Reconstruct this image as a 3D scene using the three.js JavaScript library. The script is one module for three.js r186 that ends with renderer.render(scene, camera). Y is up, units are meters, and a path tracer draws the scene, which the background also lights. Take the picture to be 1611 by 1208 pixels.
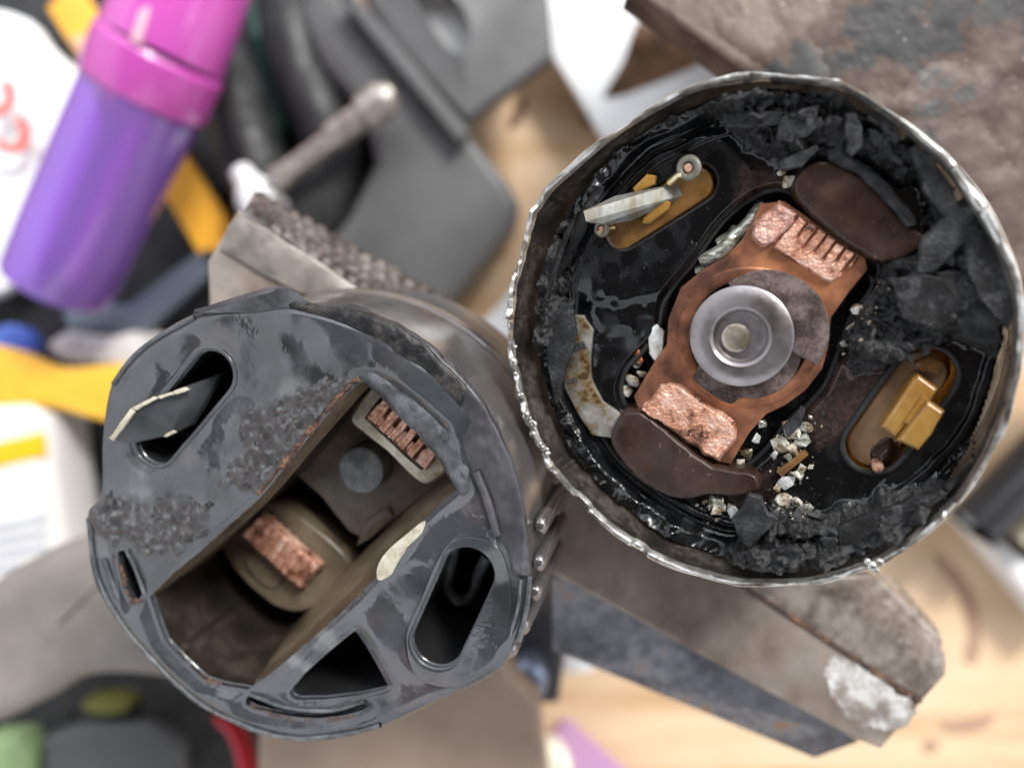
import * as THREE from 'three';
import { mergeGeometries, mergeVertices, toCreasedNormals } from 'three/addons/utils/BufferGeometryUtils.js';
import { RoundedBoxGeometry } from 'three/addons/geometries/RoundedBoxGeometry.js';
import { ConvexGeometry } from 'three/addons/geometries/ConvexGeometry.js';

// ------------------------------------------------------------------ camera, sky, sun, exposure
const scene = new THREE.Scene();
const CAM = 240;                                    // lens height over the bench, millimetres
const F = 604 / Math.tan(25 * Math.PI / 180);       // photo pixels per unit tangent
const camera = new THREE.PerspectiveCamera(50, 1024 / 767, 0.005, 10);
camera.position.set(0, CAM / 1000, 0);
camera.up.set(0, 0, -1);
camera.lookAt(0, 0, 0);
camera.focus = 0.0945;
camera.userData.fStop = 9.5;

// overcast sky, brighter towards one side
const skyW = 256, skyH = 128, skyData = new Float32Array(skyW * skyH * 4);
const SUN = new THREE.Vector3(0.42, 0.7, -0.58).normalize();
for (let j = 0; j < skyH; j++) for (let i = 0; i < skyW; i++) {
  const el = ((j + 0.5) / skyH - 0.5) * Math.PI, az = ((i + 0.5) / skyW - 0.5) * 2 * Math.PI;
  const d = new THREE.Vector3(Math.cos(el) * Math.cos(az), Math.sin(el), Math.cos(el) * Math.sin(az));
  const s = Math.max(0, d.dot(SUN));
  const g = 0.42 + 0.38 * Math.max(0, d.y) + 0.95 * s * s * s;
  const k = d.y < 0 ? 0.18 : g;
  const o = (j * skyW + i) * 4;
  skyData[o] = k * 0.97; skyData[o + 1] = k * 1.0; skyData[o + 2] = k * 1.06; skyData[o + 3] = 1;
}
const sky = new THREE.DataTexture(skyData, skyW, skyH, THREE.RGBAFormat, THREE.FloatType);
sky.mapping = THREE.EquirectangularReflectionMapping;
sky.magFilter = sky.minFilter = THREE.LinearFilter;
sky.needsUpdate = true;
scene.background = sky;
scene.environment = sky;
const sun = new THREE.DirectionalLight(new THREE.Color(1, 0.97, 0.92), 1.5);
sun.position.copy(SUN);
sun.castShadow = true;
sun.shadow.radius = 26;
sun.shadow.mapSize.set(2048, 2048);
Object.assign(sun.shadow.camera, { left: -0.3, right: 0.3, top: 0.3, bottom: -0.3, near: 0.1, far: 3 });
scene.add(sun);
const renderer = new THREE.WebGLRenderer({ antialias: true });
renderer.toneMapping = THREE.LinearToneMapping;
renderer.toneMappingExposure = 2.3;
renderer.shadowMap.enabled = true;

// ------------------------------------------------------------------ helpers: noise
function rng(seed) { let a = seed >>> 0; return () => { a = (a + 0x6d2b79f5) | 0; let t = Math.imul(a ^ (a >>> 15), 1 | a); t = (t + Math.imul(t ^ (t >>> 7), 61 | t)) ^ t; return ((t ^ (t >>> 14)) >>> 0) / 4294967296; }; }
function hash(x, y, s) { let h = Math.imul(x, 374761393) ^ Math.imul(y, 668265263) ^ Math.imul(s, 2147483647 ^ 0x9e3779b9); h = Math.imul(h ^ (h >>> 13), 1274126177); return ((h ^ (h >>> 16)) >>> 0) / 4294967296; }
function vnoise(x, y, seed = 1, per = 0) {
  let xi = Math.floor(x), yi = Math.floor(y); const fx = x - xi, fy = y - yi;
  const u = fx * fx * fx * (fx * (fx * 6 - 15) + 10), v = fy * fy * fy * (fy * (fy * 6 - 15) + 10);
  const w = n => per ? ((n % per) + per) % per : n;
  const a = hash(w(xi), w(yi), seed), b = hash(w(xi + 1), w(yi), seed), c = hash(w(xi), w(yi + 1), seed), d = hash(w(xi + 1), w(yi + 1), seed);
  return a + (b - a) * u + (c - a) * v + (a - b - c + d) * u * v;
}
function fbm(x, y, seed = 1, oct = 5, per = 0) { let s = 0, a = 0.5, n = 0; for (let o = 0; o < oct; o++) { s += a * vnoise(x, y, seed + o * 17, per); n += a; a *= 0.5; x *= 2; y *= 2; per *= 2; } return s / n; }
const ridge = (x, y, seed, oct = 4) => { let s = 0, a = 0.5, n = 0; for (let o = 0; o < oct; o++) { s += a * (1 - Math.abs(2 * vnoise(x, y, seed + o * 13) - 1)); n += a; a *= 0.5; x *= 2; y *= 2; } return s / n; };
const clamp = (x, a = 0, b = 1) => Math.min(b, Math.max(a, x));
const sstep = (a, b, x) => { const t = clamp((x - a) / (b - a)); return t * t * (3 - 2 * t); };
const mix = (a, b, t) => a + (b - a) * t;
const mix3 = (a, b, t) => [mix(a[0], b[0], t), mix(a[1], b[1], t), mix(a[2], b[2], t)];
const toS = c => c <= 0.0031308 ? c * 12.92 : 1.055 * Math.pow(c, 1 / 2.4) - 0.055;

// ------------------------------------------------------------------ helpers: materials
function tex(size, fn, srgb) {                      // fn(u, v) -> [r, g, b] linear
  const a = new Uint8Array(size * size * 4);
  for (let j = 0; j < size; j++) for (let i = 0; i < size; i++) {
    const c = fn((i + 0.5) / size, (j + 0.5) / size), o = (j * size + i) * 4;
    for (let k = 0; k < 3; k++) a[o + k] = clamp(srgb ? toS(clamp(c[k])) : c[k]) * 255 + 0.5;
    a[o + 3] = 255;
  }
  const t = new THREE.DataTexture(a, size, size);
  t.wrapS = t.wrapT = THREE.RepeatWrapping; t.magFilter = THREE.LinearFilter; t.minFilter = THREE.LinearMipmapLinearFilter; t.generateMipmaps = true;
  if (srgb) t.colorSpace = THREE.SRGBColorSpace;
  t.needsUpdate = true;
  return t;
}
// tileable mottled material: stops = [[level, [r,g,b]], ...] over a noise field; tile in mm (uv are millimetres)
let matSeed = 11;
const roughPool = new Map(); let bumpPool;
function sharedRough(ratio) { const k = Math.round(ratio * 8) / 8; if (!roughPool.has(k)) roughPool.set(k, tex(512, (u, v) => { const f = clamp(0.5 + (fbm(u * 5, v * 5, 901, 6, 5) - 0.5) * 2.4); return [0, mix(k, 1, f), 1]; })); return roughPool.get(k).clone(); }
function sharedBump() { bumpPool = bumpPool || tex(512, (u, v) => { const f = 0.5 * fbm(u * 5, v * 5, 911, 5, 5) + 0.5 * fbm(u * 30, v * 30, 912, 3, 30); return [f, f, f]; }); return bumpPool.clone(); }
function mottled(o) {
  const seed = (matSeed += 31), tile = o.tile || 20, size = o.size || 256, per = o.per || 5, sp = o.streak || [1, 1];
  const field = (u, v) => fbm(u * per * sp[0], v * per * sp[1], seed, o.oct || 5, sp[0] === 1 && sp[1] === 1 ? per : 0);
  const fine = (u, v) => fbm(u * per * 6, v * per * 6, seed + 5, 3, per * 6);
  const con = o.contrast || 2.2;
  const lev = (u, v) => clamp(0.5 + (field(u, v) - 0.5) * con + (fine(u, v) - 0.5) * (o.grain ?? 0.35));
  const pick = f => { const s = o.stops; let k = 0; while (k < s.length - 2 && f > s[k + 1][0]) k++; const t = clamp((f - s[k][0]) / (s[k + 1][0] - s[k][0])); return mix3(s[k][1], s[k + 1][1], t); };
  const map = tex(size, (u, v) => { let c = pick(lev(u, v)); if (o.specks) { const n = vnoise(u * per * 14, v * per * 14, seed + 9, per * 14); if (n > o.specks[0]) c = mix3(c, o.specks[1], sstep(o.specks[0], o.specks[0] + 0.06, n)); } return c; }, true);
  const r0 = o.rough ? o.rough[0] : 0.5, r1 = o.rough ? o.rough[1] : 0.7;
  const rm = sharedRough(r0 / r1), bm = sharedBump();
  for (const t of [map, rm, bm]) t.repeat.set(1 / tile, 1 / tile);
  const m = new THREE.MeshPhysicalMaterial({ map, roughnessMap: rm, roughness: r1, metalness: o.metal || 0, bumpMap: bm, bumpScale: (o.bump ?? 0.05) / 1000, side: THREE.DoubleSide });
  if (o.coat) { m.clearcoat = o.coat; m.clearcoatRoughness = o.coatRough ?? 0.15; }
  if (o.through) { m.transmission = o.through; m.thickness = 0; }
  return m;
}
function plain(c, rough = 0.5, metal = 0, extra = {}) { return new THREE.MeshPhysicalMaterial({ color: new THREE.Color().setRGB(...c), roughness: rough, metalness: metal, side: THREE.DoubleSide, ...extra }); }

// ------------------------------------------------------------------ helpers: geometry (all in millimetres, scaled to metres when a mesh is made)
const W = (px, py, d) => new THREE.Vector3((px - 805.5) * d / F, CAM - d, (py - 604) * d / F);   // photo pixel at depth d under the lens
function boxUV(g) {                                  // box projection, uv in millimetres
  g = g.index ? g.toNonIndexed() : g;
  const p = g.attributes.position, n = p.count, uv = new Float32Array(n * 2);
  const a = new THREE.Vector3(), b = new THREE.Vector3(), c = new THREE.Vector3(), ab = new THREE.Vector3(), ac = new THREE.Vector3();
  for (let i = 0; i < n; i += 3) {
    a.fromBufferAttribute(p, i); b.fromBufferAttribute(p, i + 1); c.fromBufferAttribute(p, i + 2);
    const nn = ab.subVectors(b, a).cross(ac.subVectors(c, a)); const X = Math.abs(nn.x), Y = Math.abs(nn.y), Z = Math.abs(nn.z);
    [a, b, c].forEach((q, k) => { const o = (i + k) * 2; if (Y >= X && Y >= Z) { uv[o] = q.x; uv[o + 1] = q.z; } else if (X >= Z) { uv[o] = q.z; uv[o + 1] = q.y; } else { uv[o] = q.x; uv[o + 1] = q.y; } });
  }
  g.setAttribute('uv', new THREE.BufferAttribute(uv, 2));
  return g;
}
const planUV = (g, f) => { const p = g.attributes.position, uv = new Float32Array(p.count * 2); for (let i = 0; i < p.count; i++) { const q = f(p.getX(i), p.getY(i), p.getZ(i)); uv[i * 2] = q[0]; uv[i * 2 + 1] = q[1]; } g.setAttribute('uv', new THREE.BufferAttribute(uv, 2)); return g; };
const strip = g => { for (const k of Object.keys(g.attributes)) if (!['position', 'normal', 'uv'].includes(k)) g.deleteAttribute(k); return g; };
const creased = (g, a = 35) => { g = strip(g); g.deleteAttribute('uv'); g.deleteAttribute('normal'); g = mergeVertices(g, 1e-4); g.computeVertexNormals(); return toCreasedNormals(g, a * Math.PI / 180); };
const used = new Map();
function numbered(name) { const n = used.get(name) || 0; used.set(name, n + 1); return n ? `${name}_${String(n).padStart(3, '0')}` : name; }
const scaled = new WeakSet();
function mesh(name, g, m, parent = scene, uv = true) {
  if (!scaled.has(g)) { if (uv) { const s = boxUV(g); if (s !== g) { g = s; } } g.scale(0.001, 0.001, 0.001); scaled.add(g); }
  const o = new THREE.Mesh(g, m); o.name = parent === scene ? numbered(name) : name; o.castShadow = o.receiveShadow = true; parent.add(o); return o;
}
function tag(o, label, category, group, kind) { if (label) o.userData.label = label; if (category) o.userData.category = category; if (group) o.userData.group = group; if (kind) o.userData.kind = kind; return o; }
function thing(name, label, category, pos, group) { const o = new THREE.Group(); o.name = numbered(name); scene.add(o); if (pos) o.position.copy(pos).multiplyScalar(0.001); return tag(o, label, category, group); }
function frameOf(origin, up, right = new THREE.Vector3(1, 0, 0)) {   // a tilted local frame; L(px, py, h) is where the pixel's ray meets local height h
  const y = up.clone().normalize(), x = right.clone().addScaledVector(y, -right.dot(y)).normalize(), z = x.clone().cross(y);
  const m = new THREE.Matrix4().makeBasis(x, y, z); m.setPosition(origin);
  const inv = m.clone().invert(), eye = new THREE.Vector3(0, CAM, 0).applyMatrix4(inv);
  const L = (px, py, h = 0) => { const q = W(px, py, 100).applyMatrix4(inv).sub(eye); const t = (h - eye.y) / q.y; return [eye.x + q.x * t, eye.z + q.z * t]; };
  return { m, inv, L, LP: (pts, h) => pts.map(p => L(p[0], p[1], h)), place(o) { m.decompose(o.position, o.quaternion, o.scale); o.position.multiplyScalar(0.001); o.scale.set(1, 1, 1); return o; } };
}
const shapeOf = pts => new THREE.Shape(pts.map(p => new THREE.Vector2(p[0], -p[1])));
const pathOf = pts => new THREE.Path(pts.map(p => new THREE.Vector2(p[0], -p[1])));
function smooth(pts, n = 6, closed = true, tension = 0.5) { const c = new THREE.CatmullRomCurve3(pts.map(p => new THREE.Vector3(p[0], 0, p[1])), closed, 'centripetal', tension); return c.getPoints(pts.length * n).slice(0, closed ? -1 : undefined).map(v => [v.x, v.z]); }
function rough(pts, step, amp, seed) {               // splits the edges of an outline and shakes them: a torn edge
  const out = []; let s = 0;
  for (let i = 0; i < pts.length; i++) { const a = pts[i], b = pts[(i + 1) % pts.length], l = Math.hypot(b[0] - a[0], b[1] - a[1]), n = Math.max(1, Math.round(l / step)); for (let k = 0; k < n; k++) { const t = k / n; s += l / n; out.push([mix(a[0], b[0], t) + (fbm(s * 0.9, 1, seed, 4) - 0.5) * 2 * amp, mix(a[1], b[1], t) + (fbm(s * 0.9, 7, seed + 3, 4) - 0.5) * 2 * amp]); } }
  return out;
}
function ext(pts, y0, y1, bevel = 0, holes = [], seg = 2) {   // outline in the ground plane, from height y0 up to y1
  const s = shapeOf(pts); for (const h of holes) s.holes.push(pathOf(h));
  const g = new THREE.ExtrudeGeometry(s, { depth: y1 - y0 - 2 * bevel, bevelEnabled: bevel > 0, bevelThickness: bevel, bevelSize: bevel, bevelOffset: -bevel, bevelSegments: seg, curveSegments: 12, steps: 1 });
  g.rotateX(-Math.PI / 2); g.translate(0, y0 + bevel, 0);
  return creased(g, 30);
}
function grid(nu, nv, fn, closeU = false) {          // fn(i, j) -> Vector3-like [x, y, z]
  const pos = [], idx = [];
  for (let j = 0; j < nv; j++) for (let i = 0; i < nu; i++) pos.push(...fn(i, j));
  for (let j = 0; j < nv - 1; j++) for (let i = 0; i < (closeU ? nu : nu - 1); i++) { const a = j * nu + i, b = j * nu + (i + 1) % nu, c = a + nu, d = b + nu; idx.push(a, c, b, b, c, d); }
  const g = new THREE.BufferGeometry(); g.setAttribute('position', new THREE.Float32BufferAttribute(pos, 3)); g.setIndex(idx); g.computeVertexNormals(); return g;
}
function inPoly(x, z, p) { let c = false; for (let i = 0, j = p.length - 1; i < p.length; j = i++) if ((p[i][1] > z) !== (p[j][1] > z) && x < (p[j][0] - p[i][0]) * (z - p[i][1]) / (p[j][1] - p[i][1]) + p[i][0]) c = !c; return c; }
function edgeDist(x, z, p) { let m = 1e9; for (let i = 0, j = p.length - 1; i < p.length; j = i++) { const ax = p[j][0], az = p[j][1], bx = p[i][0] - ax, bz = p[i][1] - az; const t = clamp(((x - ax) * bx + (z - az) * bz) / (bx * bx + bz * bz)); m = Math.min(m, Math.hypot(x - ax - bx * t, z - az - bz * t)); } return inPoly(x, z, p) ? m : -m; }
function field(poly, cell, fn, margin = 1, keep) {   // height sheet over an outline; fn(x, z, dist inside) -> y ; only cells within margin
  const xs = poly.map(p => p[0]), zs = poly.map(p => p[1]), x0 = Math.min(...xs) - margin, x1 = Math.max(...xs) + margin, z0 = Math.min(...zs) - margin, z1 = Math.max(...zs) + margin;
  const nx = Math.ceil((x1 - x0) / cell) + 1, nz = Math.ceil((z1 - z0) / cell) + 1, pos = [], ok = new Uint8Array(nx * nz), id = new Int32Array(nx * nz).fill(-1), idx = [];
  const Y = new Float32Array(nx * nz);
  for (let j = 0; j < nz; j++) for (let i = 0; i < nx; i++) { const x = x0 + i * cell, z = z0 + j * cell, d = edgeDist(x, z, poly); if (d > -margin && (!keep || keep(x, z))) { ok[j * nx + i] = 1; Y[j * nx + i] = fn(x, z, d); } }
  const v = k => { if (id[k] < 0) { id[k] = pos.length / 3; pos.push(x0 + (k % nx) * cell, Y[k], z0 + Math.floor(k / nx) * cell); } return id[k]; };
  for (let j = 0; j < nz - 1; j++) for (let i = 0; i < nx - 1; i++) { const a = j * nx + i, b = a + 1, c = a + nx, d = c + 1; if (ok[a] && ok[b] && ok[c] && ok[d]) { idx.push(v(a), v(c), v(b), v(b), v(c), v(d)); } }
  const g = new THREE.BufferGeometry(); g.setAttribute('position', new THREE.Float32BufferAttribute(pos, 3)); g.setIndex(idx); g.computeVertexNormals(); return g;
}
const arc = (cx, cz, r, a0, a1, n = 24) => Array.from({ length: n + 1 }, (_, i) => { const a = (a0 + (a1 - a0) * i / n) * Math.PI / 180; return [cx + r * Math.cos(a), cz + r * Math.sin(a)]; });
const circle = (cx, cz, r, n = 48) => arc(cx, cz, r, 0, 360 - 360 / n, n - 1);
function stadium(a, b, r, n = 14) { const t = Math.atan2(b[1] - a[1], b[0] - a[0]) * 180 / Math.PI; return [...arc(b[0], b[1], r, t - 90, t + 90, n), ...arc(a[0], a[1], r, t + 90, t + 270, n)]; }
function scalePoly(p, k, c) { c = c || [p.reduce((s, q) => s + q[0], 0) / p.length, p.reduce((s, q) => s + q[1], 0) / p.length]; return p.map(q => [c[0] + (q[0] - c[0]) * k, c[1] + (q[1] - c[1]) * k]); }
const tube = (pts, r, seg = 40, rad = 10, closed = false) => new THREE.TubeGeometry(new THREE.CatmullRomCurve3(pts.map(p => new THREE.Vector3(...p)), closed), seg, r, rad, closed);
const wallOf = (rings) => grid(rings[0].length, rings.length, (i, j) => rings[j][i], true);   // closed loops stacked into a wall
const lat = (prof, n = 64) => creased(new THREE.LatheGeometry(prof.map(p => new THREE.Vector2(p[0], p[1])), n), 32);

// ------------------------------------------------------------------ materials
const M = {
  wood: mottled({ tile: 160, size: 512, per: 3, streak: [1, 7], contrast: 1.5, grain: 0.15, stops: [[0, [0.5, 0.31, 0.16]], [0.45, [0.66, 0.46, 0.28]], [1, [0.74, 0.56, 0.38]]], rough: [0.55, 0.75], bump: 0.08 }),
  rust: mottled({ tile: 70, size: 1024, per: 5, contrast: 2.2, grain: 0.7, stops: [[0, [0.014, 0.0145, 0.017]], [0.3, [0.028, 0.025, 0.024]], [0.36, [0.055, 0.031, 0.021]], [0.6, [0.078, 0.046, 0.032]], [0.8, [0.1, 0.067, 0.05]], [1, [0.15, 0.11, 0.085]]], rough: [0.5, 0.75], metal: 0.1, bump: 0.3, specks: [0.95, [0.34, 0.3, 0.28]] }),
  jawBrown: mottled({ tile: 60, size: 512, per: 4, contrast: 1.7, grain: 0.5, stops: [[0, [0.15, 0.115, 0.09]], [0.3, [0.22, 0.18, 0.15]], [0.6, [0.28, 0.238, 0.205]], [0.8, [0.33, 0.285, 0.25]], [1, [0.4, 0.26, 0.16]]], rough: [0.3, 0.5], metal: 0.35, bump: 0.12 }),
  jawBlue: mottled({ tile: 50, size: 512, per: 5, contrast: 2, grain: 0.9, stops: [[0, [0.055, 0.06, 0.075]], [0.45, [0.11, 0.12, 0.145]], [0.8, [0.2, 0.21, 0.235]], [0.93, [0.22, 0.19, 0.17]], [1, [0.27, 0.14, 0.08]]], rough: [0.45, 0.7], bump: 0.25 }),
  jawSteel: mottled({ tile: 40, size: 512, per: 5, contrast: 1.8, grain: 0.6, stops: [[0, [0.17, 0.155, 0.135]], [0.5, [0.29, 0.268, 0.235]], [1, [0.4, 0.375, 0.33]]], rough: [0.35, 0.55], metal: 0.5, bump: 0.12 }),
  jawWorn: mottled({ tile: 30, size: 256, per: 5, contrast: 2, grain: 0.8, stops: [[0, [0.11, 0.09, 0.072]], [0.5, [0.23, 0.19, 0.16]], [1, [0.37, 0.32, 0.28]]], rough: [0.35, 0.55], metal: 0.5, bump: 0.2 }),
  knurl: mottled({ tile: 12, size: 256, per: 5, contrast: 2, grain: 0.8, stops: [[0, [0.03, 0.026, 0.024]], [0.5, [0.08, 0.068, 0.062]], [1, [0.19, 0.165, 0.15]]], rough: [0.35, 0.6], metal: 0.4, bump: 0.1 }),
  castGrey: mottled({ tile: 120, size: 256, per: 4, contrast: 1.3, stops: [[0, [0.15, 0.135, 0.12]], [0.5, [0.215, 0.195, 0.175]], [1, [0.28, 0.255, 0.23]]], rough: [0.5, 0.7], bump: 0.3 }),
  castTan: mottled({ tile: 120, size: 256, per: 4, contrast: 1.4, stops: [[0, [0.25, 0.18, 0.135]], [0.5, [0.34, 0.25, 0.19]], [1, [0.4, 0.31, 0.245]]], rough: [0.45, 0.6], bump: 0.3 }),
  zinc: mottled({ tile: 16, size: 512, per: 6, contrast: 1.6, grain: 0.6, stops: [[0, [0.22, 0.21, 0.19]], [0.4, [0.48, 0.48, 0.46]], [1, [0.75, 0.75, 0.74]]], rough: [0.28, 0.55], metal: 0.95, bump: 0.05 }),
  liner: mottled({ tile: 14, size: 512, per: 5, contrast: 1.9, grain: 0.6, stops: [[0, [0.008, 0.0072, 0.0065]], [0.5, [0.018, 0.015, 0.0125]], [0.8, [0.034, 0.028, 0.023]], [1, [0.06, 0.056, 0.046]]], rough: [0.35, 0.6], metal: 0.3, bump: 0.06 }),
  resinRing: mottled({ tile: 12, size: 256, per: 4, contrast: 1.5, stops: [[0, [0.006, 0.006, 0.007]], [1, [0.02, 0.02, 0.022]]], rough: [0.18, 0.4], bump: 0.03 }),
  char: mottled({ tile: 8, size: 512, per: 5, contrast: 1.9, grain: 0.7, stops: [[0, [0.008, 0.008, 0.008]], [0.45, [0.011, 0.011, 0.0115]], [0.8, [0.024, 0.024, 0.025]], [1, [0.055, 0.055, 0.057]]], rough: [0.5, 0.85], bump: 0.2 }),
  charGrey: mottled({ tile: 8, size: 512, per: 5, contrast: 1.6, grain: 0.6, stops: [[0, [0.009, 0.009, 0.0095]], [0.5, [0.021, 0.0215, 0.023]], [1, [0.052, 0.053, 0.056]]], rough: [0.5, 0.8], bump: 0.18 }),
  charDark: mottled({ tile: 8, size: 256, per: 5, contrast: 1.8, grain: 0.6, stops: [[0, [0.006, 0.006, 0.006]], [0.6, [0.016, 0.016, 0.017]], [1, [0.05, 0.045, 0.042]]], rough: [0.35, 0.7], bump: 0.1 }),
  brownResin: mottled({ tile: 22, size: 512, per: 4, contrast: 1.6, grain: 0.4, stops: [[0, [0.018, 0.0095, 0.0065]], [0.5, [0.042, 0.021, 0.014]], [0.8, [0.075, 0.039, 0.026]], [1, [0.125, 0.075, 0.055]]], rough: [0.28, 0.5], bump: 0.015, specks: [0.96, [0.2, 0.17, 0.15]] }),
  copper: mottled({ tile: 22, size: 512, per: 4, contrast: 1.6, grain: 0.35, stops: [[0, [0.11, 0.05, 0.034]], [0.35, [0.28, 0.118, 0.066]], [0.7, [0.5, 0.21, 0.105]], [1, [0.7, 0.31, 0.15]]], rough: [0.42, 0.58], metal: 0.72, bump: 0.035 }),
  copperBright: mottled({ tile: 9, size: 512, per: 5, contrast: 1.7, grain: 0.45, stops: [[0, [0.08, 0.038, 0.027]], [0.2, [0.34, 0.15, 0.092]], [0.45, [0.58, 0.3, 0.2]], [0.75, [0.7, 0.43, 0.325]], [1, [0.82, 0.6, 0.5]]], rough: [0.45, 0.65], metal: 0.5, bump: 0.08 }),
  copperPink: mottled({ tile: 4, size: 256, per: 5, contrast: 1.6, grain: 0.9, stops: [[0, [0.36, 0.15, 0.1]], [0.4, [0.6, 0.34, 0.27]], [1, [0.74, 0.52, 0.45]]], rough: [0.5, 0.7], metal: 0.3, bump: 0.15 }),
  nickel: mottled({ tile: 14, size: 512, per: 4, contrast: 1.2, grain: 0.3, stops: [[0, [0.22, 0.2, 0.2]], [0.5, [0.31, 0.285, 0.29]], [1, [0.4, 0.38, 0.375]]], rough: [0.3, 0.5], metal: 0.95, bump: 0.025 }),
  nickelWarm: mottled({ tile: 8, size: 256, per: 4, contrast: 1.5, grain: 0.4, stops: [[0, [0.3, 0.26, 0.2]], [0.5, [0.46, 0.41, 0.33]], [1, [0.58, 0.53, 0.45]]], rough: [0.3, 0.5], metal: 0.9, bump: 0.03 }),
  fibre: mottled({ tile: 8, size: 256, per: 5, contrast: 1.7, grain: 0.9, stops: [[0, [0.035, 0.022, 0.02]], [0.5, [0.085, 0.058, 0.052]], [1, [0.16, 0.12, 0.11]]], rough: [0.65, 0.9], bump: 0.08 }),
  steelRust: mottled({ tile: 9, size: 512, per: 4, contrast: 2, grain: 0.5, stops: [[0, [0.1, 0.06, 0.025]], [0.22, [0.28, 0.19, 0.09]], [0.4, [0.3, 0.28, 0.24]], [0.75, [0.42, 0.41, 0.37]], [1, [0.56, 0.56, 0.53]]], rough: [0.3, 0.55], metal: 0.55, bump: 0.05 }),
  laminate: mottled({ tile: 6, size: 256, per: 4, streak: [1, 4], contrast: 1.9, grain: 0.5, stops: [[0, [0.1, 0.09, 0.05]], [0.5, [0.34, 0.34, 0.28]], [1, [0.66, 0.68, 0.62]]], rough: [0.25, 0.45], metal: 0.6, bump: 0.06 }),
  flux: mottled({ tile: 4, size: 256, per: 4, contrast: 2, grain: 0.8, stops: [[0, [0.07, 0.04, 0.02]], [0.35, [0.22, 0.16, 0.085]], [0.65, [0.42, 0.38, 0.29]], [1, [0.62, 0.63, 0.6]]], rough: [0.35, 0.7], bump: 0.12 }),
  fluxWhite: mottled({ tile: 4, size: 256, per: 4, contrast: 2, grain: 0.8, stops: [[0, [0.2, 0.17, 0.12]], [0.4, [0.46, 0.46, 0.43]], [1, [0.66, 0.69, 0.69]]], rough: [0.3, 0.6], bump: 0.1 }),
  amber: mottled({ tile: 14, size: 256, per: 3, contrast: 1.4, stops: [[0, [0.2, 0.09, 0.015]], [0.5, [0.4, 0.2, 0.035]], [1, [0.52, 0.29, 0.06]]], rough: [0.22, 0.36], bump: 0.02, coat: 0.3, through: 0.3 }),
  amberDark: mottled({ tile: 14, size: 256, per: 3, contrast: 1.5, stops: [[0, [0.11, 0.045, 0.012]], [0.5, [0.24, 0.115, 0.03]], [1, [0.36, 0.2, 0.07]]], rough: [0.22, 0.36], bump: 0.02, coat: 0.3, through: 0.3 }),
  amberYellow: mottled({ tile: 10, size: 256, per: 3, contrast: 1.3, stops: [[0, [0.34, 0.16, 0.03]], [0.5, [0.46, 0.255, 0.06]], [1, [0.54, 0.34, 0.11]]], rough: [0.2, 0.34], bump: 0.02, coat: 0.3, through: 0.3 }),
  tin: mottled({ tile: 10, size: 256, per: 3, streak: [4, 1], contrast: 1.4, stops: [[0, [0.16, 0.13, 0.075]], [0.4, [0.2, 0.195, 0.165]], [1, [0.29, 0.3, 0.285]]], rough: [0.45, 0.6], metal: 0.4, bump: 0.02 }),
  brass: mottled({ tile: 6, size: 256, per: 4, contrast: 1.6, stops: [[0, [0.4, 0.28, 0.08]], [0.6, [0.7, 0.58, 0.28]], [1, [0.85, 0.8, 0.62]]], rough: [0.25, 0.4], metal: 0.8, bump: 0.03 }),
  capGrey: mottled({ tile: 30, size: 1024, per: 4, contrast: 1.5, grain: 0.28, stops: [[0, [0.035, 0.039, 0.042]], [0.5, [0.06, 0.066, 0.071]], [0.85, [0.085, 0.093, 0.1]], [1, [0.1, 0.097, 0.107]]], rough: [0.16, 0.34], bump: 0.015, specks: [0.955, [0.02, 0.02, 0.022]] }),
  capEdge: mottled({ tile: 12, size: 512, per: 4, contrast: 1.8, grain: 0.6, stops: [[0, [0.026, 0.028, 0.03]], [0.5, [0.062, 0.067, 0.072]], [1, [0.13, 0.138, 0.146]]], rough: [0.25, 0.5], bump: 0.08 }),
  torn: mottled({ tile: 26, size: 512, per: 4, contrast: 1.5, grain: 0.35, stops: [[0, [0.014, 0.014, 0.016]], [0.4, [0.032, 0.031, 0.035]], [0.75, [0.062, 0.06, 0.068]], [1, [0.12, 0.115, 0.13]]], rough: [0.36, 0.62], bump: 0.07 }),
  ash: mottled({ tile: 9, size: 512, per: 5, contrast: 2.1, grain: 0.7, stops: [[0, [0.006, 0.005, 0.005]], [0.22, [0.022, 0.016, 0.015]], [0.4, [0.04, 0.038, 0.042]], [0.7, [0.085, 0.09, 0.098]], [1, [0.15, 0.16, 0.172]]], rough: [0.4, 0.75], bump: 0.2 }),
  rustEdge: mottled({ tile: 4, size: 256, per: 4, contrast: 2, grain: 0.8, stops: [[0, [0.025, 0.015, 0.012]], [0.5, [0.085, 0.045, 0.032]], [0.8, [0.16, 0.08, 0.045]], [1, [0.32, 0.15, 0.06]]], rough: [0.6, 0.85], bump: 0.12 }),
  skirt: mottled({ tile: 20, size: 256, per: 3, contrast: 1.3, stops: [[0, [0.14, 0.13, 0.125]], [1, [0.24, 0.23, 0.235]]], rough: [0.14, 0.26], metal: 0.75, bump: 0.012 }),
  tanWall: mottled({ tile: 24, size: 512, per: 3, contrast: 1.6, grain: 0.3, stops: [[0, [0.045, 0.031, 0.02]], [0.5, [0.105, 0.077, 0.048]], [1, [0.21, 0.168, 0.112]]], rough: [0.3, 0.5], bump: 0.02 }),
  wellBrown: mottled({ tile: 18, size: 256, per: 4, contrast: 1.9, grain: 0.4, stops: [[0, [0.011, 0.009, 0.007]], [0.55, [0.021, 0.0165, 0.0125]], [1, [0.042, 0.033, 0.024]]], rough: [0.3, 0.55], bump: 0.03 }),  // darker brown than tanWall, used on the well walls and floor
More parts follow.
